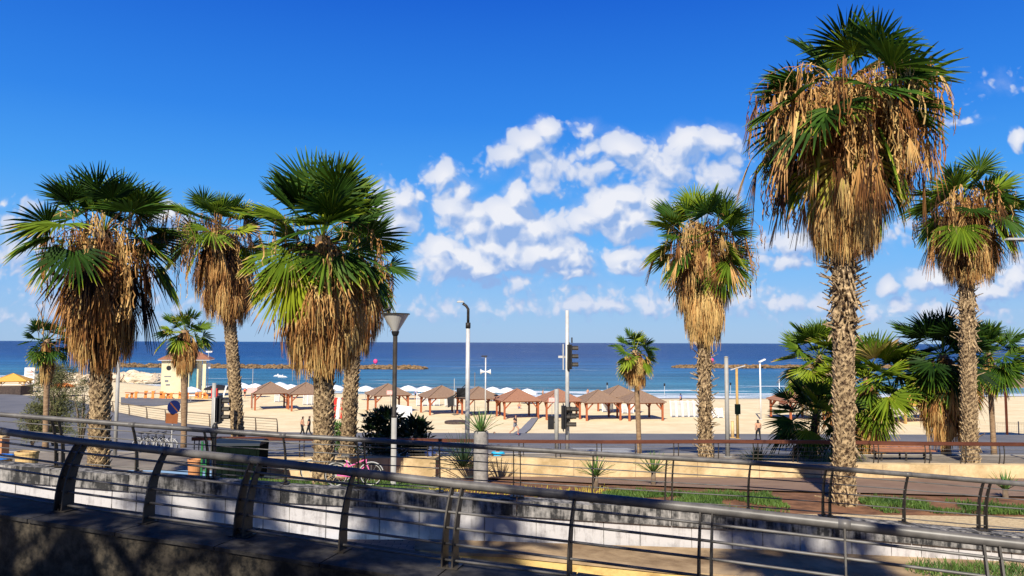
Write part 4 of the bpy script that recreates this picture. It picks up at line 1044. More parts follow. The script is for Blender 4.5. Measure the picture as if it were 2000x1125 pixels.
# ------------------------------------------------------------------ beach furniture
def umbrella(m, label, group):
    t = thing('beach_umbrella', label, 'umbrella', (0,0,0), 0, group)
    mb = MB(); mb.tube([(0,0,-.1),(0,0,2.25)], .03, 6); mb.build('pole', M['steel_light'], t)
    mb = MB(); n = 8; vs = []
    for i, (r, z) in enumerate(((0.02,2.3),(.7,2.12),(1.3,1.82),(1.55,1.62))):
        for k in range(n): a = 2*math.pi*k/n; vs.append((r*math.cos(a), r*math.sin(a), z))
    for k in range(n): a = 2*math.pi*(k)/n; vs.append((1.56*math.cos(a), 1.56*math.sin(a), 1.50))
    fs = [(i*n+k, (i+1)*n+k, (i+1)*n+(k+1) % n, i*n+(k+1) % n) for i in range(4) for k in range(n)]
    mb.add(vs, fs); mb.build('canopy', m, t); return t
def beach_stuff():
    um = [(497,128,'white umbrella at the left end of the beach row'),(545,132,'white umbrella between the two leftmost gazebos'),(567,126,'white umbrella just left of the partly hidden gazebo'),
          (655,124,'white umbrella showing between the two centre left palm trunks'),(714,122,'white umbrella left of the gazebo behind the lamp post'),(797,124,'white umbrella just right of the lamp post gazebo'),
          (829,122,'white umbrella left of the gazebo beside the tall street light'),(962,121,'white umbrella behind the loudspeaker mast'),(990,119,'white umbrella right of the loudspeaker mast'),
          (1030,116,'white umbrella tilted behind the red roofed gazebos'),(372,118,'white umbrella in front of the cream kiosk'),(470,131,'white umbrella right of the leaning slim palm')]
    t0 = None
    for px, Y, lab in um:
        b = gp(px, Y)
        if t0 is None: t0 = umbrella(M['cloth_white'], lab, 'white beach umbrellas'); t0.location = b
        else: dup(t0, b, random.Random(px).random(), lab, 'white beach umbrellas')
    u = umbrella(M['cloth_black'], 'dark blue black umbrella right of the cream kiosk', None); u.location = gp(425, 124); u.scale = (1.5,1.5,1)
    u = umbrella(M['orange'], 'orange umbrella in front of the rocks at the left', None); u.location = gp(119, 128); u.scale = (1.3,1.3,1)
    # upright stacked loungers
    def stack(label, group):
        t = thing('lounger_stack', label, 'sun lounger stack', (0,0,0), 0, group)
        for i in range(3):
            mb = MB(); y = i*.16; lean = .18
            for sx in (-.3, .3): mb.bar((sx, y, .05), (sx, y+lean*2, 2.0), .05)
            for k in range(13):
                z = .25+k*.135; mb.box((0, y+lean*z, z), (.50, .03, .055))
            mb.build('lounger', M['white'], t)
        mb = MB(); mb.box((0,.25,.04), (.5,.6,.07)); mb.build('feet', M['cloth_grey'], t)
        return t
    s0 = None
    rows = [(1316,96,'leftmost'),(1328,96,'second from left'),(1340,96,'third from left'),(1351,96,'fourth from left'),(1362,96,'fifth from left')]
    for px, Y, w in rows:
        lab = 'white folded loungers, %s in the tall row left of the spiky palm trunk' % w
        if s0 is None: s0 = stack(lab, 'upright stacked white sun loungers'); s0.location = gp(px, Y); s0.rotation_euler = (0,0,.1)
        else: dup(s0, gp(px, Y), .1, lab, 'upright stacked white sun loungers')
    for px, Y, w, sc_ in ((1398,95,'left one of the pair right of the spiky palm trunk',.6),(1408,95,'right one of the pair right of the spiky palm trunk',.6)):
        dup(s0, gp(px, Y), .1, 'low white folded loungers, '+w, 'upright stacked white sun loungers', (1,1,sc_))
    for i, (px, Y) in enumerate(((818,112),(830,112),(842,112),(853,112),(874,111),(886,111))):
        dup(s0, gp(px, Y), .05, 'white loungers behind the gazebo left of the tall street light, %s of six' % ORD[i], 'upright stacked white sun loungers', (1.2,1.2,.95))
    for i, (px, Y) in enumerate(((1182,103),(1193,103),(1221,101),(1233,101))):
        dup(s0, gp(px, Y), .05, 'white loungers in the shade of the gazebos left of the slender palm, %s of four' % ORD[i], 'upright stacked white sun loungers', (1.1,1.1,.6))
    for i, (px, Y) in enumerate(((596,113),(604,113),(464,118),(540,118))):
        dup(s0, gp(px, Y), .05, 'white loungers among the leftmost gazebos, %s of four' % ORD[i], 'upright stacked white sun loungers', (1.1,1.1,.9))
    # lifeguard / rescue boards, red and white
    Y = 92; b = gp(659, Y); t = thing('lifeguard_stand', 'red and white lifeguard board between the centre left palm trunks', 'lifeguard stand', b)
    for i, (dx, m) in enumerate(((-.45,'red'),(0,'white'),(.5,'red'))):
        mb = MB(); mb.bar((dx,0,0), (dx+.15,.3,2.5), .38, .1); mb.build('board', M[m], t)
    mb = MB(); mb.bar((-.8,.35,1.5),(1.0,.35,1.5),.08); mb.build('rail', M['wood'], t)
    b = gp(427, 122); t = thing('rescue_chair', 'red and white beach chair right of the kiosk', 'chair', b)
    mb = MB(); mb.box((-.7,0,1.1), (.9,.6,1.4)); mb.box((-.7,-.5,.45), (.9,.8,.15)); mb.build('red_seat', M['red'], t)
    mb = MB(); mb.bar((.5,0,0),(1.0,.3,2.2),.7,.12); mb.build('white_board', M['white'], t)
    # white advertising board
    Y = 66.5; b = gp(788, Y); t = thing('display_board', 'white upright board with a small grey emblem behind the lamp post', 'board', b)
    zt = ztop(788, 791, Y)-b.z; w = .75
    mb = MB(); mb.add([(-w,-.04,-.7),(w,-.04,-.7),(w,-.04,zt-.15),(-w,-.04,zt+.05),(-w,.04,-.7),(w,.04,-.7),(w,.04,zt-.15),(-w,.04,zt+.05)], [(0,1,2,3),(5,4,7,6),(1,5,6,2),(4,0,3,7),(3,2,6,7)]); mb.build('panel', M['white'], t)
    mb = MB()
    for k in range(5): a = k*math.pi/4; mb.bar((.12+.14*math.cos(a), -.05, zt-.62+.12*math.sin(a)), (.12+.14*math.cos(a+.6), -.05, zt-.62+.12*math.sin(a+.6)), .03, .01)
    for k in range(4): mb.box((.0+k*.085, -.048, zt-.70), (.03,.01,.10))
    mb.build('emblem', M['cloth_grey'], t)
    # walkway to the beach
    a0, a1 = onz(985, 856, .82), onz(1012, 856, .82); b0, b1 = onz(1038, 817, .1), onz(1052, 816, .1)
    mb = MB(); n = 22
    for i in range(n):
        f0 = i/n; f1 = (i+.93)/n
        q = [a0.lerp(b0, f0), a1.lerp(b1, f0), a1.lerp(b1, f1), a0.lerp(b0, f1)]
        mb.add([(v.x, v.y, sandz(v.x, v.y)+.05) for v in q]+[(v.x, v.y, sandz(v.x, v.y)+.13) for v in q], [(4,5,6,7),(0,1,5,4),(1,2,6,5),(3,0,4,7)])
    tag(mb.build('boardwalk', M['cloth_grey']), 'grey board walkway running from the promenade onto the sand', 'walkway')
    a = onz(893, 826, 0.05); t = thing('sand_platform', 'round dark wooden platform lying on the sand left of the tall street light', 'platform', a)
    mb = MB(); mb.lathe([(1.45,-.1),(1.45,.16),(1.40,.2),(0.01,.2)], 28); mb.build('deck', M['dark_wood'], t)
    mb = MB()
    for k in range(10): mb.box((0, -1.2+k*.27, .215), (2*math.sqrt(max(.1, 1.35**2-(-1.2+k*.27)**2)), .2, .02))
    mb.build('planks', M['dark_wood'], t)
    # volleyball net
    p0 = onz(1945, 848, .5); Y = 74; t = thing('volleyball_net', 'volleyball net on the sand at the right edge', 'net', gp(1990, Y))
    O = gp(1990, Y); pa, pb = at(1942, 848, Y)-O, at(2040, 852, Y)-O
    xa, xb = at(1942, 848, Y).x-O.x, at(2040, 852, Y).x-O.x; z1 = ztop(1960, 826, Y)-O.z; z0 = ztop(1960, 848, Y)-O.z
    mb = MB(); mb.bar((xa,0,z1),(xb,0,z1),.03); mb.bar((xa,0,z0+.1),(xb,0,z0),.03)
    for k in range(30): x = xa+(xb-xa)*k/29; mb.bar((x,0,z0+.08),(x,0,z1),.006)
    for k in range(6): z = lerp(z0+.1, z1, k/6); mb.bar((xa,0,z),(xb,0,z),.006)
    mb.build('mesh', M['cloth_grey'], t)
    mb = MB(); mb.tube([(at(1990,850,Y).x-O.x,0,-.3),(at(1990,850,Y).x-O.x,0,z1+.15)], .05, 8); mb.build('post', M['cloth_grey'], t)
    # grey sheet standing in for a cast shadow on the sand before the kiosk
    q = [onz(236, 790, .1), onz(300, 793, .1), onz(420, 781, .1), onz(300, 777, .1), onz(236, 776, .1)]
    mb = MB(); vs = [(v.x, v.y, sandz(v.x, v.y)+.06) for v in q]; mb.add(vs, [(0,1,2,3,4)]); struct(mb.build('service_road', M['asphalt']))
beach_stuff()

def kiosk():
    Y = 128; b = gp(362, Y); k = Y/F; t = thing('beach_kiosk', 'cream beach kiosk with a hipped terracotta roof by the water', 'kiosk', b, R(14))
    W = 80*k; D = 5.0; H = ztop(360, 703, Y)-b.z; 
    mb = MB(); x0 = -W/2
    mb.box((x0+W*.22, 0, H/2), (W*.44, D, H)); mb.box((x0+W*.62, .5, H/2), (W*.36, D-1.0, H)); mb.build('wall', M['cream'], t)
    mb = MB(); mb.box((W/2-.35, -D/2+.35, H/2), (.5,.5,H)); mb.build('column', M['cream'], t)
    mb = MB(); mb.box((0,0,H+.06), (W+1.0, D+1.0, .16)); mb.build('fascia', M['white'], t)
    mb = MB(); a, c = W/2+.6, D/2+.6; h = ztop(360, 688, Y)-b.z-H
    mb.add([(-a,-c,H+.145),(a,-c,H+.145),(a,c,H+.145),(-a,c,H+.145),(-a*.45,0,H+.145+h),(a*.45,0,H+.145+h)], [(0,1,5,4),(1,2,5),(2,3,4,5),(3,0,4),(3,2,1,0)]); mb.build('roof', M['terracotta'], t)
    mb = MB(); mb.box((x0+W*.68, -D/2+.97, H*.50), (1.1,.08,H*.78)); d = mb.build('door', M['glass'], t)
    mb = MB(); mb.box((x0+W*.68, -D/2+.90, H*.92), (1.5,.06,.18)); mb.box((x0+W*.68, -D/2+.90, H*.06), (1.5,.2,.25)); mb.build('frame', M['white'], d)
    mb = MB(); mb.lathe([(.38,0),(.38,.05)], 10); q = mb.build('window', M['black'], t, loc=(x0+W*.16, -D/2-.01, H*.80)); q.rotation_euler = (R(90),0,0)
    mb = MB(); mb.box((x0+W*.14, -D/2-.03, H*.58), (1.0,.04,.14)); mb.box((x0+W*.12, -D/2-.03, H*.46), (.5,.04,.3)); mb.box((x0+W*.15, -D/2-.03, H*.36), (.6,.04,.22)); mb.build('notice', M['cloth_grey'], t)
    mb = MB(); mb.box((W*.5+.1, -1.8, H*.85), (.8,.1,.9)); mb.build('sign_board', M['white'], t)
    # terracotta low fence in front
    t = thing('terrace_fence', 'orange slatted terrace fence in front of the kiosk', 'fence', gp(320, 124))
    O = gp(320, 124)
    for i in range(15):
        mb = MB(); x = -6+i*.95+.5*math.sin(i*5.3); hh = .75+.5*abs(math.sin(i*2.7))
        mb.box((x, (i % 2)*.5, hh/2), (.38,.12,hh)); mb.bar((x-.3,(i % 2)*.5,0),(x+.35,(i % 2)*.5,hh),.1); mb.build('panel', M['orange'], t)
    mb = MB(); mb.bar((-6.4,.2,.95),(7.6,.2,.7),.12); mb.build('top_rail', M['wood'], t)
    t = thing('stair_rail', 'thin metal handrail leading up to the kiosk', 'handrail', gp(300, 126))
    mb = MB(); mb.tube([(-2,0,.2),(2.5,0,2.4)], .05, 6); mb.build('rail', M['steel_light'], t)
    for x in (-2, .2, 2.5): mb = MB(); mb.tube([(x,0,-.1),(x,0,.2+(x+2)/4.5*2.2)], .04, 6); mb.build('post', M['steel_light'], t)
    t = thing('beach_mast', 'thin pole with a white bracket right of the kiosk roof', 'mast', gp(404, 128))
    mb = MB(); mb.tube([(0,0,-.1),(0,0,ztop(404, 686, 128)-T(gx(404,128),128))], .05, 6); mb.build('pole', M['steel_light'], t)
    mb = MB(); mb.box((.1,0,ztop(404, 687, 128)-T(gx(404,128),128)), (1.0,.2,.25)); mb.build('bracket', M['white'], t)
kiosk()

def rocks(name, label, pts, m, seed, size=1.0, zb=-.6, n=90, w=2.2, hgt=1.2, name2=None):
    rng = random.Random(seed); mb = MB()
    for i in range(n):
        f = rng.random()*(len(pts)-1); j = min(int(f), len(pts)-2); p = pts[j].lerp(pts[j+1], f-j)
        end = min(1.0, min(f, len(pts)-1-f)*3+.45)
        q = p+Vector((rng.gauss(0,.4), rng.gauss(0,w*.5), 0)); dy = abs(q.y-p.y)/w
        s = size*rng.uniform(.55, 1.25); z = zb+hgt*max(0, 1-dy)*end*rng.uniform(.3, 1.0)
        mb.ball((q.x, q.y, z), (s*rng.uniform(.8,1.4), s*rng.uniform(.8,1.2), s*rng.uniform(.5,.8)), 7, 5, .18, rng)
    return tag(mb.build(name, m), label, 'breakwater' if 'break' in name else 'rocks')
wl = -.5
rocks('breakwater', 'long rock breakwater in the sea left of centre', [onz(px, py, wl) for px, py in ((205,716),(350,718),(500,719),(650,720),(828,721))], M['rock'], 3, 1.05, n=900, w=3.6, hgt=1.1)
rocks('breakwater', 'rock breakwater in the sea behind the right palms', [onz(px, py, wl) for px, py in ((1318,718),(1450,719),(1600,719),(1800,719))], M['rock'], 4, 1.05, n=650, w=3.6, hgt=1.1)
rocks('breakwater', 'end of a rock breakwater at the right edge of the sea', [onz(px, py, wl) for px, py in ((1925,752),(1990,750),(2080,748))], M['rock'], 14, 1.1, n=90, w=3.0, hgt=1.0)
rocks('boulder_heap', 'pale boulder heap on the shore left of the kiosk', [onz(px, py, 0) for px, py in ((225,742),(262,741),(305,745))], M['rock_pale'], 5, 1.4, zb=-.2, n=110, w=3.5, hgt=1.5)
rocks('boulder_heap', 'yellowish boulder heap on the shore behind the tamarisk', [onz(px, py, 0) for px, py in ((60,752),(120,748),(185,750))], M['rock_pale'], 6, 1.2, zb=0, n=150, w=6, hgt=1.8)
# bank at the far left
mb = MB(); p = [onz(-160, 772, 1.5), onz(40, 769, 1.5), onz(62, 767, 1.5)]
t = thing('low_wall', 'dark brown low wall along the far bend of the road', 'wall', p[1])
ribbon_wall(mb, [q-p[1] for q in p], -.2, .3, lambda q: 1.15, lambda q: -.2); mb.build('wall_face', M['dark_wood'], t)
mb = MB(); mb.tube([q-p[1]+Vector((0,0,1.3)) for q in p], .06, 6); mb.build('rail', M['steel_light'], t)

# ------------------------------------------------------------------ lamps, poles, signals
def cone_lamp():
    Y = 24.5; b = gp(770, Y); k = Y/F
    t = thing('street_lamp', 'tall grey lamp post with an inverted cone lamp and a bird on top', 'street lamp', b)
    z1 = ztop(770, 655, Y)-b.z; zt = ztop(770, 612, Y)-b.z; zm = ztop(770, 815, Y)-b.z
    mb = MB(); mb.lathe([(.16,-.1),(.16,.02),(.085,.03),(.085,zm)], 16); mb.build('lower_pole', M['pole_grey'], t, smooth=True)
    mb = MB(); mb.lathe([(.09,zm-.005),(.09,zm+.06),(.072,zm+.07),(.072,z1)], 16); mb.build('upper_pole', M['steel_dark'], t, smooth=True)
    mb = MB(); mb.lathe([(.075,z1-.02),(.1,z1+.02),(.13,z1+.12),(.1,z1+.14)], 20); mb.build('collar', M['black'], t)
    mb = MB(); mb.lathe([(.10,z1+.13),(.43,zt-.03)], 28); mb.build('shade', M['opal'], t, smooth=False)
    mb = MB(); mb.lathe([(.455,zt-.035),(.46,zt-.01),(.44,zt),(.01,zt+.02)], 28); mb.build('cap', M['steel_dark'], t)
    # bird
    B = b+Vector((-15*k, 0, zt+.0))
    mb = MB(); mb.tube([(-.16,0,.05),(-.08,0,.08),(0,0,.12),(.06,0,.16),(.10,0,.19),(.125,0,.2)], [.012,.035,.055,.045,.032,.012], 8)
    mb.tube([(.12,0,.2),(.155,0,.192)], [.01,.002], 5)
    for y in (-.02,.02): mb.tube([(.01,y,0),(.01,y,.09)], .005, 4)
    tag(mb.build('pigeon', M['black'], loc=B, smooth=True), 'dark pigeon perched on the cone lamp', 'bird')
cone_lamp()
def poles():
    # tall street light
    Y = 42; b = gp(913, Y); t = thing('street_light', 'tall slim street light with a short arm and flat head', 'street light', b); k = Y/F
    H = ztop(913, 600, Y)-b.z; zj = ztop(913, 632, Y)-b.z
    mb = MB(); mb.tube([(0,0,-.1),(0,0,zj)], [.13,.11], 12); mb.build('pole', M['steel_light'], t, smooth=True)
    mb = MB(); mb.tube([(0,0,zj-.25),(0,0,zj+.05)], .14, 10); mb.tube([(0,0,zj),(0,0,H-.1),(-.12,0,H+.08),(-.3,0,H+.2)], .075, 8); mb.build('arm', M['steel_dark'], t, smooth=True)
    mb = MB(); mb.box((-.42,0,H+.30), (.42,.28,.09), taper=.7); mb.build('lamp_head', M['pole_grey'], t)
    mb = MB(); zb = ztop(905, 778, Y)-b.z; zb2 = ztop(905, 756, Y)-b.z
    for s in (0, .45): mb.bar((-.1,0,zb2+s*.3),(-.75,0,zb+s*.3),.05); 
    mb.bar((-.1,0,zb),(-.55,0,zb),.05); mb.bar((-.1,0,zb+.3),(-.7,0,zb+.1),.05); mb.box((-.35,.05,zb+.3),(.5,.06,.5)); mb.build('bracket', M['black'], t)
    # traffic signal with tall pole
    def head(par, x, z, dirn, n, hh, m='black', y=0, sc_=1.0, wv=.24):
        """housing seen from the side, its lenses face dirn (+1 right / -1 left)"""
        mb = MB(); mb.box((x, y, z), (.20*sc_, .34*sc_, hh)); h = mb.build('signal_head', M['black'], par)
        mb = MB(); mb.box((x-dirn*.02, y, z), (.02, .62*sc_, hh+.22)); mb.build('backplate', M['black'], h)
        for i in range(n):
            zz = z+hh/2-(i+.5)*hh/n; mb = MB()
            prev = []
            ring = []
            for j in range(9):
                a = R(-30+240*j/8); ring.append((math.cos(a)*.115*sc_, math.sin(a)*.115*sc_))
            vs = []
            for (cy, cz) in ring: vs.append((x+dirn*.10*sc_, y+cy, zz+cz)); vs.append((x+dirn*(.10+wv)*sc_, y+cy, zz+cz))
            mb.add(vs, [(2*j, 2*j+1, 2*j+3, 2*j+2) for j in range(8)]); mb.build('visor', M['steel_dark'], h)
            mb = MB(); vs = [(x+dirn*.108*sc_, y+math.cos(2*math.pi*j/12)*.1*sc_, zz+math.sin(2*math.pi*j/12)*.1*sc_) for j in range(12)]; mb.add(vs, [tuple(range(12))])
            mb.build('lens', (M['signal_red'], M['signal_amber'], M['signal_green'])[i if n == 3 else i*2], h)
    Y = 36; b = gp(1108, Y); k = Y/F; H = ztop(1108, 606, Y)-b.z
    t = thing('traffic_signal', 'tall white traffic signal pole with heads high up and low down', 'traffic light', b)
    mb = MB(); mb.tube([(0,0,-.1),(0,0,H)], [.10,.085], 12); mb.build('pole', M['steel_light'], t, smooth=True)
    zc = (ztop(1108, 697, Y))-b.z; head(t, .10, zc, 1, 3, 1.15, sc_=1.15, wv=.26)
    mb = MB(); mb.box((-.2, 0, zc), (.04,.5,1.2)); mb.bar((-.42,0,zc),(-.1,0,zc),.1); mb.build('rear_plate', M['steel_light'], t)
    mb = MB(); mb.box((.22,0,zc+.78),(.05,.22,.25)); mb.build('bracket', M['steel_dark'], t)
    zc = ztop(1108, 814, Y)-b.z; head(t, -.18, zc, 1, 3, 1.05, y=-.25, sc_=1.1, wv=.42)
    head(t, .12, ztop(1108, 806, Y)-b.z, 1, 2, .55, y=-.1, wv=.3)
    Y = 36.2; b = gp(1087, Y); H = ztop(1087, 760, Y)-b.z
    t = thing('signal_post', 'short grey post with a small black signal box left of the tall signal', 'post', b)
    mb = MB(); mb.tube([(0,0,-.1),(0,0,H)], .10, 12); mb.build('pole', M['pole_grey'], t, smooth=True)
    mb = MB(); mb.box((-.26,0,ztop(1076, 825, Y)-b.z), (.28,.3,.62)); mb.bar((-.15,0,ztop(1076, 825, Y)-b.z),(0,0,ztop(1076, 825, Y)-b.z),.06); mb.build('signal_box', M['black'], t)
    # signal at the left
    Y = 36; b = gp(417, Y); H = ztop(417, 748, Y)-b.z
    t = thing('traffic_signal', 'grey traffic signal post seen sideways left of the leaning palm', 'traffic light', b)
    mb = MB(); mb.tube([(0,0,-.1),(0,0,H)], .09, 12); mb.build('pole', M['pole_grey'], t, smooth=True)
    head(t, .30, ztop(430, 800, Y)-b.z, 1, 3, 1.1, sc_=1.15, wv=.3)
    mb = MB(); mb.box((.16,-.1,ztop(430, 800, Y)-b.z),(.03,.4,1.15)); mb.build('rear_plate', M['white'], t)
    def plain(label, px, Y, py, r, m, name='pole', cat='pole', extra=None):
        b = gp(px, Y); H = ztop(px, py, Y)-b.z; t = thing(name, label, cat, b)
        mb = MB(); mb.tube([(0,0,-.1),(0,0,H)], [r, r*.85], 10); mb.build('shaft', m, t, smooth=True)
        mb = MB(); mb.lathe([(r*1.8,-.05),(r*1.8,.03),(r*.5,.03)], 10); mb.build('base', m, t)
        mb = MB(); mb.lathe([(r*.95,H-.01),(r*.95,H+.02),(r*.4,H+.05)], 10); mb.build('cap', m, t)
        return t, H
    plain('plain grey pole beside the leftmost big palm', 228, 33.5, 705, .085, M['pole_grey'])
    plain('plain thick grey pole right of the spiky palm trunk', 1420, 34.0, 698, .10, M['pole_grey'])
    t, H = plain('slim wooden pole on the promenade edge', 1440, 63, 720, .12, M['yellow_wood'])
    mb = MB(); mb.box((0,-.1,H*.42),(.4,.25,.8)); mb.build('meter_box', M['dark_green'], t)
    mb = MB(); mb.bar((-.5,0,H-.1),(.7,0,H+.25),.08); mb.build('crossarm', M['steel_light'], t)
    plain('short wooden stake beside the slim wooden pole', 1430, 63.5, 823, .14, M['sandstone_pot'])
    t, H = plain('thin white beach lamp pole on the sand right of the spiky palm', 1486, 93, 706, .10, M['white'], 'beach_lamp', 'beach lamp')
    mb = MB(); mb.box((.25,0,H+.1), (.8,.5,.14), rot=Matrix.Rotation(R(-25),3,'Y')); mb.build('lamp_head', M['white'], t)
    t, H = plain('mast with white loudspeakers and a lamp on top behind the gazebos', 948, 92, 697, .09, M['steel_light'], 'loudspeaker_mast', 'mast')
    zz = ztop(948, 726, 92)-T(gx(948,92),92)
    for s in (-1, 1):
        mb = MB(); mb.tube([(s*.1,-.05,zz),(s*.35,-.05,zz),(s*.62,-.05,zz)], [.08,.15,.34], 10); mb.build('loudspeaker', M['white'], t)
    mb = MB(); mb.box((-.15,0,H+.08),(.7,.4,.15)); mb.build('lamp_head', M['steel_dark'], t)
    t, H = plain('flagpole with a red and white flag beside the red roofed gazebo on the right', 1523, 97, 741, .05, M['white'], 'flagpole', 'flagpole')
    mb = MB(); mb.box((.35,0,1.9),(.9,.04,.7)); mb.build('flag', M['sign_pink'], t)
    t, H = plain('thin pole with a black flag left of the tall street light', 887, 97, 740, .05, M['pole_grey'], 'flagpole', 'flagpole')
    mb = MB(); mb.add([(0,0,2.6),(-.9,.1,2.2),(-.8,.05,1.0),(0,0,1.3)],[(0,1,2,3)]); mb.build('flag', M['black'], t)
    plain('thin bare pole right of the tall street light', 927, 100, 728, .05, M['bush_stem'])
    t, H = plain('pole with a faded red sign left of the first gazebo', 492, 104, 720, .04, M['pole_grey'], 'sign_post', 'sign')
    mb = MB(); mb.box((.0,-.06,2.6),(1.3,.05,.75)); mb.build('sign_plate', M['sign_pink'], t)
    t, H = plain('small red sign on a post under the red roofed gazebo by the signals', 1078, 88, 775, .04, M['pole_grey'], 'sign_post', 'sign')
    mb = MB(); mb.box((.0,-.06,H-.35),(.75,.04,.5)); mb.build('sign_plate', M['sign_pink'], t)
    t, H = plain('pink sign post standing in front of the lamp post gazebo', 762, 98, 762, .04, M['pole_grey'], 'sign_post', 'sign')
    mb = MB(); mb.box((-.1,-.06,H-.3),(.7,.04,.5)); mb.build('sign_plate', M['sign_pink'], t)
    # round no parking sign, seen at an angle, with a brown plate below
    Y = 34; b = gp(336, Y); k = Y/F; t = thing('road_sign', 'dark blue round road sign above a brown square plate', 'road sign', b)
    zc = ztop(341, 795, Y)-b.z; zs = ztop(338, 817, Y)-b.z
    mb = MB(); mb.tube([(0,0,-.1),(.06,0,zc)], .028, 8); mb.build('pole', M['steel_light'], t)
    mb = MB(); mb.lathe([(.30,0),(.30,.03)], 24); q = mb.build('disc', M['sign_blue'], t, loc=(.10,-.05,zc)); q.rotation_euler = (R(90),0,R(38)); q.scale = (.9,1,1)
    mb = MB(); mb.bar((-.18,.20,.036),(.18,-.20,.036),.05,.01); q2 = mb.build('slash', M['sign_brown'], q)
    mb = MB(); mb.box((0,0,0),(.50,.02,.44)); q = mb.build('plate', M['sign_brown'], t, loc=(.03,-.05,zs)); q.rotation_euler = (0,R(3),R(8))
    # white lifeguard sign tower
    Y = 150; b = gp(55, Y); t = thing('sign_tower', 'tall white two legged sign board near the left shore', 'sign', b)
    zt = ztop(55, 718, Y)-b.z
    mb = MB(); mb.box((0,0,zt-1.0),(2.0,.2,2.0)); mb.build('board', M['white'], t)
    mb = MB(); mb.box((0,-.12,zt-.8),(1.3,.03,.3)); mb.box((0,-.12,zt-1.4),(1.3,.03,.3)); mb.build('lettering', M['sign_pink'], t)
    for s in (-.8,.8): mb = MB(); mb.bar((s,0,-.2),(s,0,zt-1.9),.22); mb.build('leg', M['white'], t)
    # floats on the water behind the breakwaters
    for px, py, w in ((305,703,'left of the kiosk roof'),(728,706,'behind the left breakwater, right of the golden palm'),(1398,704,'behind the right breakwater')):
        p = onz(px, 716, wl); p.y += 6; t = thing('marker_buoy', 'pink marker buoy '+w, 'buoy', (p.x, p.y, wl), 0, 'pink marker buoys')
        zc = ztop(px, py, p.y)-wl
        mb = MB(); mb.ball((0,0,zc), (.9,.5,1.0), 12, 8); mb.build('float', M['magenta'], t, smooth=True)
        mb = MB(); mb.tube([(0,0,-.5),(0,0,zc-.6)], .08, 6); mb.build('stem', M['white'], t)
    for px, py, w in ((543,735,'left'),(552,737,'right')):
        p = onz(px, py, wl); mb = MB(); mb.tube([(-1.3,0,0),(-.7,0,.1),(.7,0,.1),(1.3,0,0)], [.05,.3,.3,.05], 6); mb.box((0,0,.45),(.3,.3,.5))
        tag(mb.build('kayak', M['white'], loc=p), 'small white kayak on the water, the %s of two behind the gazebos' % w, 'kayak')
    # lamp arm poking in at the right edge
    Y = 30; b = gp(2075, Y); H = ztop(2075, 470, Y)-b.z; t = thing('street_light', 'flat street light head reaching in from the right edge', 'street light', b)
    mb = MB(); mb.tube([(0,0,-.1),(0,0,H),(-.5,0,H+.05),(-1.4,0,H)], .06, 8); mb.build('pole', M['pole_grey'], t)
    x = at(1982, 468, Y).x-b.x; mb = MB(); mb.box((x,0,ztop(1982, 467, Y)-b.z),(.75,.25,.08), taper=.8); mb.build('lamp_head', M['pole_grey'], t)
poles()

# ------------------------------------------------------------------ street things
def bicycle(label, loc, rz, framem, group=None, tyre=None, rim=None):
    t = thing('bicycle', label, 'bicycle', loc, rz, group); r = .34
    for x in (-.52, .52):
        mb = MB(); n = 28; vs = []; 
        pts = [Vector((x+r*math.cos(2*math.pi*i/n), 0, r+r*math.sin(2*math.pi*i/n))) for i in range(n+1)]; mb.tube(pts, .02, 6, caps=False); w = mb.build('wheel', tyre or M['rubber'], t)
        mb = MB(); pts = [Vector((x+(r-.03)*math.cos(2*math.pi*i/n), 0, r+(r-.03)*math.sin(2*math.pi*i/n))) for i in range(n+1)]; mb.tube(pts, .012, 5, caps=False)
        for i in range(12): a = 2*math.pi*i/12; mb.tube([(x,0,r),(x+(r-.03)*math.cos(a),0,r+(r-.03)*math.sin(a))], .003, 3)
        mb.tube([(x,-.04,r),(x,.04,r)], .03, 8); mb.build('rim', rim or M['steel_light'], w)
        mb = MB(); pts = [Vector((x+(r+.035)*math.cos(R(20+140*i/12)), 0, r+(r+.035)*math.sin(R(20+140*i/12)))) for i in range(13)]; mb.tube(pts, .018, 5); mb.build('mudguard', rim or M['steel_light'], t)
    mb = MB(); bb_, st, hd, rr, hb = (-.05,0,.28), (-.22,0,.78), (.36,0,.80), (-.52,0,r), (.33,0,.9)
    for a, b in ((bb_, st),(bb_, (.38,0,.62)),((-.16,0,.58),hd),(bb_, rr),(rr, (-.19,0,.7)),((.38,0,.62),hd)): mb.tube([a, b], .022, 7)
    for y in (-.05,.05): mb.tube([(.40,y*.3,.62),(.52,y,r)], .014, 6)
    mb.tube([(.34,0,.78),(.30,0,1.02)], .016, 6); mb.build('frame', framem, t, smooth=True)
    mb = MB(); mb.tube([(.14,-.26,1.04),(.27,-.2,1.05),(.31,0,1.02),(.27,.2,1.05),(.14,.26,1.04)], .014, 6); mb.build('handlebar', M['steel_dark'], t)
    mb = MB(); mb.tube([st, (-.25,0,.9)], .014, 6); mb.box((-.26,0,.93), (.27,.16,.06), taper=.7); mb.build('saddle', M['black'], t)
    mb = MB(); mb.tube([(bb_[0],-.06,.28),(bb_[0]+.12,-.08,.16)], .012, 5); mb.tube([(bb_[0],.06,.28),(bb_[0]-.12,.08,.4)], .012, 5); mb.lathe([(.08,-.02),(.08,-.01)], 14, c=bb_); mb.box((.07,-.12,.15),(.1,.09,.02)); mb.build('pedals', M['steel_dark'], t)
    mb = MB(); mb.box((-.5,0,.78),(.32,.12,.02)); mb.tube([(-.6,.05,.78),(-.52,.05,r)], .008, 4); mb.build('rack', M['steel_dark'], t)
    return t
bicycle('pink bicycle leaning by the large golden skirted palm', gp(693, 23.6)+Vector((0,0,.04)), R(8), M['pink'])
bicycle('black bicycle behind the pink one at the palm trunk', gp(640, 25.3)+Vector((0,0,.04)), R(176), M['black'])
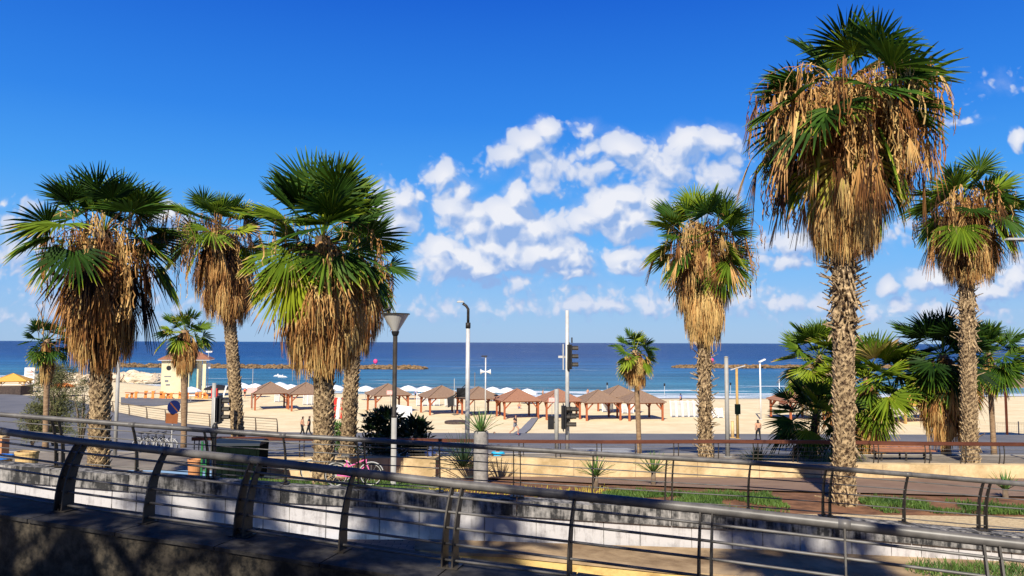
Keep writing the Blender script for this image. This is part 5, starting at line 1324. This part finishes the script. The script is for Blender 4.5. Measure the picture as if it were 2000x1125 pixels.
def dark_bikes():
    for i, px in enumerate((283,298,313,328)):
        bicycle('dark bicycle in the rack beneath the round blue sign, %s from the left' % ('first','second','third','fourth')[i], gp(px, 36.5), R(-35), M['black'], 'dark bicycles in the rack')
    b = gp(306, 35.8); t = thing('bicycle_rack', 'metal bicycle rack of hoops beneath the round blue sign', 'bicycle rack', b)
    for i in range(6):
        x = -.9+i*.36; mb = MB(); mb.tube([(x,-.3,0),(x,-.3,.55),(x,0,.7),(x,.3,.55),(x,.3,0)], .02, 6); mb.build('hoop', M['steel_light'], t)
    mb = MB(); mb.bar((-1,-.3,.03),(1,-.3,.03),.05); mb.bar((-1,.3,.03),(1,.3,.03),.05); mb.build('base_rail', M['steel_dark'], t)
dark_bikes()
def street_things():
    # waste container
    Y = 26.8; b = gp(472, Y); k = Y/F; t = thing('waste_container', 'large dark green waste container behind the middle railing', 'waste container', b)
    H = ztop(472, 864, Y)-b.z; W = 92*k
    mb = MB(); mb.box((0,0,H/2+.06), (W*.94,.95,H-.12), taper=1.06); 
    for i in range(7): mb.box((-W*.42+i*W*.14,-.49,H*.5),(.05,.05,H*.7))
    mb.build('body', M['dark_green'], t)
    mb = MB(); vs = []; n = 9
    for i in range(n):
        a = math.pi*i/(n-1); vs += [(-W/2, -.52*math.cos(a), H-.04+.16*math.sin(a)), (W/2, -.52*math.cos(a), H-.04+.16*math.sin(a))]
    mb.add(vs, [(2*i, 2*i+1, 2*i+3, 2*i+2) for i in range(n-1)]+[tuple(range(0,2*n,2)), tuple(range(2*n-1,0,-2))]); mb.build('lid', M['dark_blue'], t)
    for sx in (-1, 1):
        for sy in (-1, 1): mb = MB(); mb.tube([(sx*W*.4-.03, sy*.38, .08),(sx*W*.4+.03, sy*.38, .08)], .08, 10); mb.build('wheel', M['rubber'], t)
    # black finial post and green post
    Y = 22.5; b = gp(421, Y); t = thing('bollard', 'slim black post with a round finial beside the waste container', 'bollard', b); H = ztop(421, 826, Y)-b.z
    mb = MB(); mb.lathe([(.10,-.1),(.10,.05),(.06,.08),(.05,H*.8),(.075,H*.83),(.05,H*.86),(.09,H*.92),(.07,H*.97),(.01,H)], 14); mb.build('shaft', M['black'], t, smooth=True)
    mb = MB(); mb.lathe([(.16,-.05),(.16,.04),(.12,.06),(.01,.06)], 14); mb.build('base', M['black'], t)
    Y = 22.8; b = gp(402, Y); t = thing('green_post', 'green painted metal frame post left of the black finial post', 'post', b); H = ztop(402, 862, Y)-b.z
    mb = MB(); mb.bar((-.07,0,-.1),(-.07,0,H),.05); mb.bar((.07,0,-.1),(.07,0,H),.05)
    for i in range(7): mb.bar((-.07,0,.1+i*H/7),(.07,0,.1+i*H/7),.03)
    mb.build('frame', M['green_paint'], t)
    mb = MB(); mb.box((0,0,.02),(.3,.2,.04)); mb.build('base', M['green_paint'], t)
    # pots at the left
    def pot(label, px, Y, py0, py1, wpx, m, lid=None):
        b = gp(px, Y); k = Y/F; z1 = ztop(px, py0, Y); z0 = ztop(px, py1, Y); b.z = min(z0, b.z)-.0; H = z1-b.z; r = wpx*k/2
        t = thing('flower_pot', label, 'pot', b)
        mb = MB(); mb.lathe([(r*.8,-.05),(r*.95,H*.6),(r,H-.08),(r*1.06,H-.07),(r*1.06,H),(r*.9,H),(r*.88,H-.1)], 22); mb.build('pot', m, t, smooth=False)
        mb = MB(); mb.lathe([(r*.87,H-.09),(r*.3,H-.03)] if not lid else [(r*1.08,H-.09),(r*1.08,H+.02),(r*.4,H+.05)], 22); mb.build('filling', M['soil'] if not lid else lid, t)
    pot('yellow sandstone tub at the left behind the white wall', 57, 24.0, 881, 908, 40, M['sandstone_pot'])
    pot('tub with a bright blue cover at the left edge', 8, 24.2, 890, 908, 36, M['sandstone_pot'], M['blue_bag'])
    pot('orange tub left of the green post', 384, 25.5, 897, 916, 26, M['terracotta_pot'])
    # bench on the far pavement
    Y = 33.2; b = gp(1758, Y); k = Y/F; W = 112*k; t = thing('bench', 'long red brown slatted bench beyond the brown railing on the right', 'bench', b)
    H = ztop(1758, 868, Y)-b.z
    mb = MB()
    for i in range(4): mb.box((0, .12+i*.02, H-.06-i*.10), (W,.05,.075))
    mb.build('backrest', M['terracotta'], t)
    mb = MB()
    for i in range(4): mb.box((0, -.38+i*.13, .42), (W,.1,.045))
    mb.build('seat', M['terracotta'], t)
    for x in (-W*.42, 0, W*.42):
        mb = MB(); mb.bar((x,.15,0),(x,.2,H-.05),.06); mb.bar((x,-.38,0),(x,-.38,.4),.06); mb.bar((x,-.4,.38),(x,.15,.38),.05); mb.build('leg', M['steel_dark'], t)
    # orange barrier / cones by the leaning palm
    for i, px in enumerate((447, 478)):
        b = gp(px, 33.4); t = thing('road_barrier', ('orange plastic road barrier left of the leaning palm base','orange plastic road barrier right of the leaning palm base')[i], 'barrier', b)
        mb = MB(); mb.box((0,0,.45),(.85 if i else .45,.28,.55), taper=.8); mb.box((0,0,.09),(.9 if i else .5,.4,.18)); mb.build('body', M['orange'], t)
        mb = MB(); mb.box((0,-.145,.5),(.6 if i else .3,.02,.14)); mb.build('stripe', M['white'], t)
    # orange kiosk box at the left edge
    b = gp(-4, 33); t = thing('utility_box', 'orange box at the left edge on the pavement', 'box', b)
    mb = MB(); mb.box((0,0,.45),(.8,.5,.8)); mb.build('body', M['terracotta_pot'], t); mb = MB(); mb.box((0,0,.87),(.86,.56,.05)); mb.build('lid', M['sandstone_pot'], t)
street_things()

# ------------------------------------------------------------------ people
def person(label, loc, rz, joints, mats, height=1.72, group=None):
    """joints: name -> (x,y,z); a skinned body; mats: dict region->material"""
    J = joints
    edges = [('pel','chest'),('chest','neck'),('neck','head'),('head','crown'),('chest','shL'),('chest','shR'),('shL','elL'),('elL','haL'),('shR','elR'),('elR','haR'),
             ('pel','hiL'),('pel','hiR'),('hiL','knL'),('knL','anL'),('anL','toL'),('hiR','knR'),('knR','anR'),('anR','toR')]
    rad = dict(pel=.14, chest=.15, neck=.055, head=.10, crown=.085, shL=.07, shR=.07, elL=.045, elR=.045, haL=.035, haR=.035, hiL=.10, hiR=.10, knL=.065, knR=.065, anL=.045, anR=.045, toL=.04, toR=.04)
    names = list(J.keys()); idx = {n: i for i, n in enumerate(names)}
    me = bpy.data.meshes.new('person'); me.from_pydata([J[n] for n in names], [(idx[a], idx[b]) for a, b in edges], [])
    o = bpy.data.objects.new('person', me); COL.objects.link(o)
    md = o.modifiers.new('skin', 'SKIN'); sv = me.skin_vertices[0].data
    for n in names: sv[idx[n]].radius = (rad[n], rad[n]); 
    sv[idx['pel']].use_root = True
    ss = o.modifiers.new('sub', 'SUBSURF'); ss.levels = 2; ss.render_levels = 2
    dg = bpy.context.evaluated_depsgraph_get(); ev = o.evaluated_get(dg); nm = bpy.data.meshes.new_from_object(ev)
    o.modifiers.clear(); o.data = nm; nm.name = 'person'
    order = ['skin','top','legs','shoe','hair']; nm.materials.clear()
    for k in order: nm.materials.append(mats.get(k, M['skin']))
    reg = {'pel':'legs','chest':'top','neck':'skin','head':'skin','crown':'hair','shL':'top','shR':'top','elL':'skin','elR':'skin','haL':'skin','haR':'skin','hiL':'legs','hiR':'legs','knL':'low','knR':'low','anL':'low','anR':'low','toL':'shoe','toR':'shoe'}
    low = 'legs' if mats.get('long') else 'skin'
    pts = []
    for a, b in edges:
        A, B = Vector(J[a]), Vector(J[b])
        for f in (0, .25, .5, .75, 1): pts.append((A.lerp(B, f), reg[a] if f < .5 else reg[b]))
    hd = Vector(J['head'])
    for pl in nm.polygons:
        c = pl.center; r = min(pts, key=lambda q: (q[0]-c).length_squared)[1]
        if r == 'low': r = low
        if (c-hd).length < .22 and (c.z > hd.z+.05 or (c.y > hd.y+.02 and mats.get('face', -1) < 0) or (mats.get('face', -1) > 0 and c.y < hd.y-.02)): r = 'hair'
        pl.material_index = order.index(r); pl.use_smooth = True
    o.location = loc; o.rotation_euler = (0,0,rz); tag(o, label, 'person', group)
    return o
def walk(s=1):
    return dict(pel=(0,0,.95), chest=(0,-.02,1.30), neck=(0,-.03,1.50), head=(0,-.05,1.62), crown=(0,-.04,1.70), shL=(.19,0,1.40), shR=(-.19,0,1.40), elL=(.24,.10*s,1.13), haL=(.23,.02*s,.88), elR=(-.24,-.06*s,1.13), haR=(-.23,-.2*s,.93),
      hiL=(.10,0,.88), hiR=(-.10,0,.88), knL=(.11,-.14*s,.50), anL=(.11,-.22*s,.09), toL=(.12,-.36*s if s>0 else -.22*s-.14,.04), knR=(-.11,.06*s,.49), anR=(-.11,.28*s,.13), toR=(-.12,.28*s-.14,.05))
def run():
    d = walk(1); d.update(elL=(.25,.14,1.16), haL=(.22,-.08,1.10), elR=(-.25,-.04,1.14), haR=(-.22,-.28,1.18), knL=(.11,-.28,.58), anL=(.11,-.18,.18), toL=(.11,-.32,.12), knR=(-.11,.10,.50), anR=(-.11,.42,.30), toR=(-.11,.42,.17)); return d
def sit():
    return dict(pel=(0,0,.14), chest=(0,-.06,.46), neck=(0,-.12,.66), head=(0,-.17,.78), crown=(0,-.18,.86), shL=(.19,-.08,.57), shR=(-.19,-.08,.57), elL=(.28,-.22,.38), haL=(.16,-.42,.36), elR=(-.28,-.22,.38), haR=(-.16,-.42,.36),
      hiL=(.11,-.04,.13), hiR=(-.11,-.04,.13), knL=(.18,-.42,.42), anL=(.14,-.62,.07), toL=(.14,-.76,.04), knR=(-.18,-.42,.42), anR=(-.14,-.62,.07), toR=(-.14,-.76,.04))
def people():
    person('person in a peach top and black leggings, left one of the walking pair', gp(591, 62.5), R(115), walk(1), dict(top=M['cloth_peach'], legs=M['cloth_black'], shoe=M['shoe'], hair=M['hair'], long=1))
    person('person in black shirt and trousers walking beside the large golden skirted palm', gp(604, 62.8), R(110), walk(-1), dict(top=M['cloth_black'], legs=M['cloth_black'], shoe=M['shoe'], hair=M['hair'], long=1))
    person('runner in a black T-shirt and grey shorts on the board walkway', onz(1006, 851, T(gx(1006,64),64.0))*1.0, R(60), run(), dict(top=M['cloth_black'], legs=M['cloth_grey'], shoe=M['red'], hair=M['hair']))
    person('person with long dark hair seen from behind left of the squat palm', gp(1480, 61), R(180), walk(1), dict(top=M['cloth_peach'], legs=M['cloth_black'], shoe=M['cloth_black'], hair=M['hair'], long=1))
    b = gp(972, 30.2); person('person in a turquoise shirt sitting behind the sandstone wall', b, R(170), sit(), dict(top=M['cloth_blue'], legs=M['cloth_grey'], shoe=M['shoe'], hair=M['hair']))
    b = gp(838, 30.4); person('person in blue and white sitting hunched beside the dark shrub', b, R(150), sit(), dict(top=M['cloth_navy'], legs=M['cloth_white'], shoe=M['shoe'], hair=M['cloth_white'], long=1))
    b = gp(962, 66.0); person('person sitting low by the walkway left of the runner', b, R(90), sit(), dict(top=M['cloth_peach'], legs=M['cloth_black'], shoe=M['shoe'], hair=M['hair']))
    b = onz(1148, 776, -.15); person('person in swimwear standing at the water line', (b.x, b.y, sandz(b.x, b.y)), R(20), walk(1), dict(top=M['skin'], legs=M['cloth_navy'], shoe=M['skin'], hair=M['hair']))
    for i, (px, Y, w) in enumerate(((1014,108,'behind the red roofed gazebo above the runner'),(558,116,'under the gazebo left of the golden skirted palm'),(446,112,'right of the leaning palm trunk near the red chair'))):
        person('distant bather sitting '+w, gp(px, Y), R(40*i), sit(), dict(top=M['skin'], legs=M['cloth_navy'], shoe=M['skin'], hair=M['hair']))
    sp = [(640,700,0),]
    for i, (px, py, w) in enumerate(((812,772,'standing left of the gazebo beside the tall street light'),(1060,771,'standing behind the red roofed gazebos'),(720,768,'standing left of the lamp post near the white umbrellas'),(1330,781,'strolling along the water line right of the slender palm'),(1545,774,'strolling along the water line by the right flagpole'),(478,768,'standing between the leaning palm and the first gazebo'))):
        b = onz(px, py+10, 0); person('distant beachgoer '+w, (b.x, b.y, sandz(b.x, b.y)), R(70*i), walk(1 if i % 2 else -1), dict(top=(M['cloth_navy'], M['skin'], M['red'])[i % 3], legs=M['cloth_black'], shoe=M['skin'], hair=M['hair']))
    # stalks / fishing flags in the surf
    for i, (px, py) in enumerate(((1186,772),(1298,774),(1427,772))):
        p = onz(px, py, wl); t = thing('surf_flag', ('thin flag stake in the surf behind the gazebos','thin flag stake in the surf right of the slender palm','thin flag stake in the surf right of the spiky palm trunk')[i], 'flag stake', p, 0, 'flag stakes in the surf')
        mb = MB(); mb.tube([(0,0,-.6),(0,0,2.0)], .05, 6); mb.build('stake', M['steel_light'], t)
        mb = MB(); mb.box((0,0,2.1),(.3,.1,.5)); mb.build('flag', M['black'], t)
people()
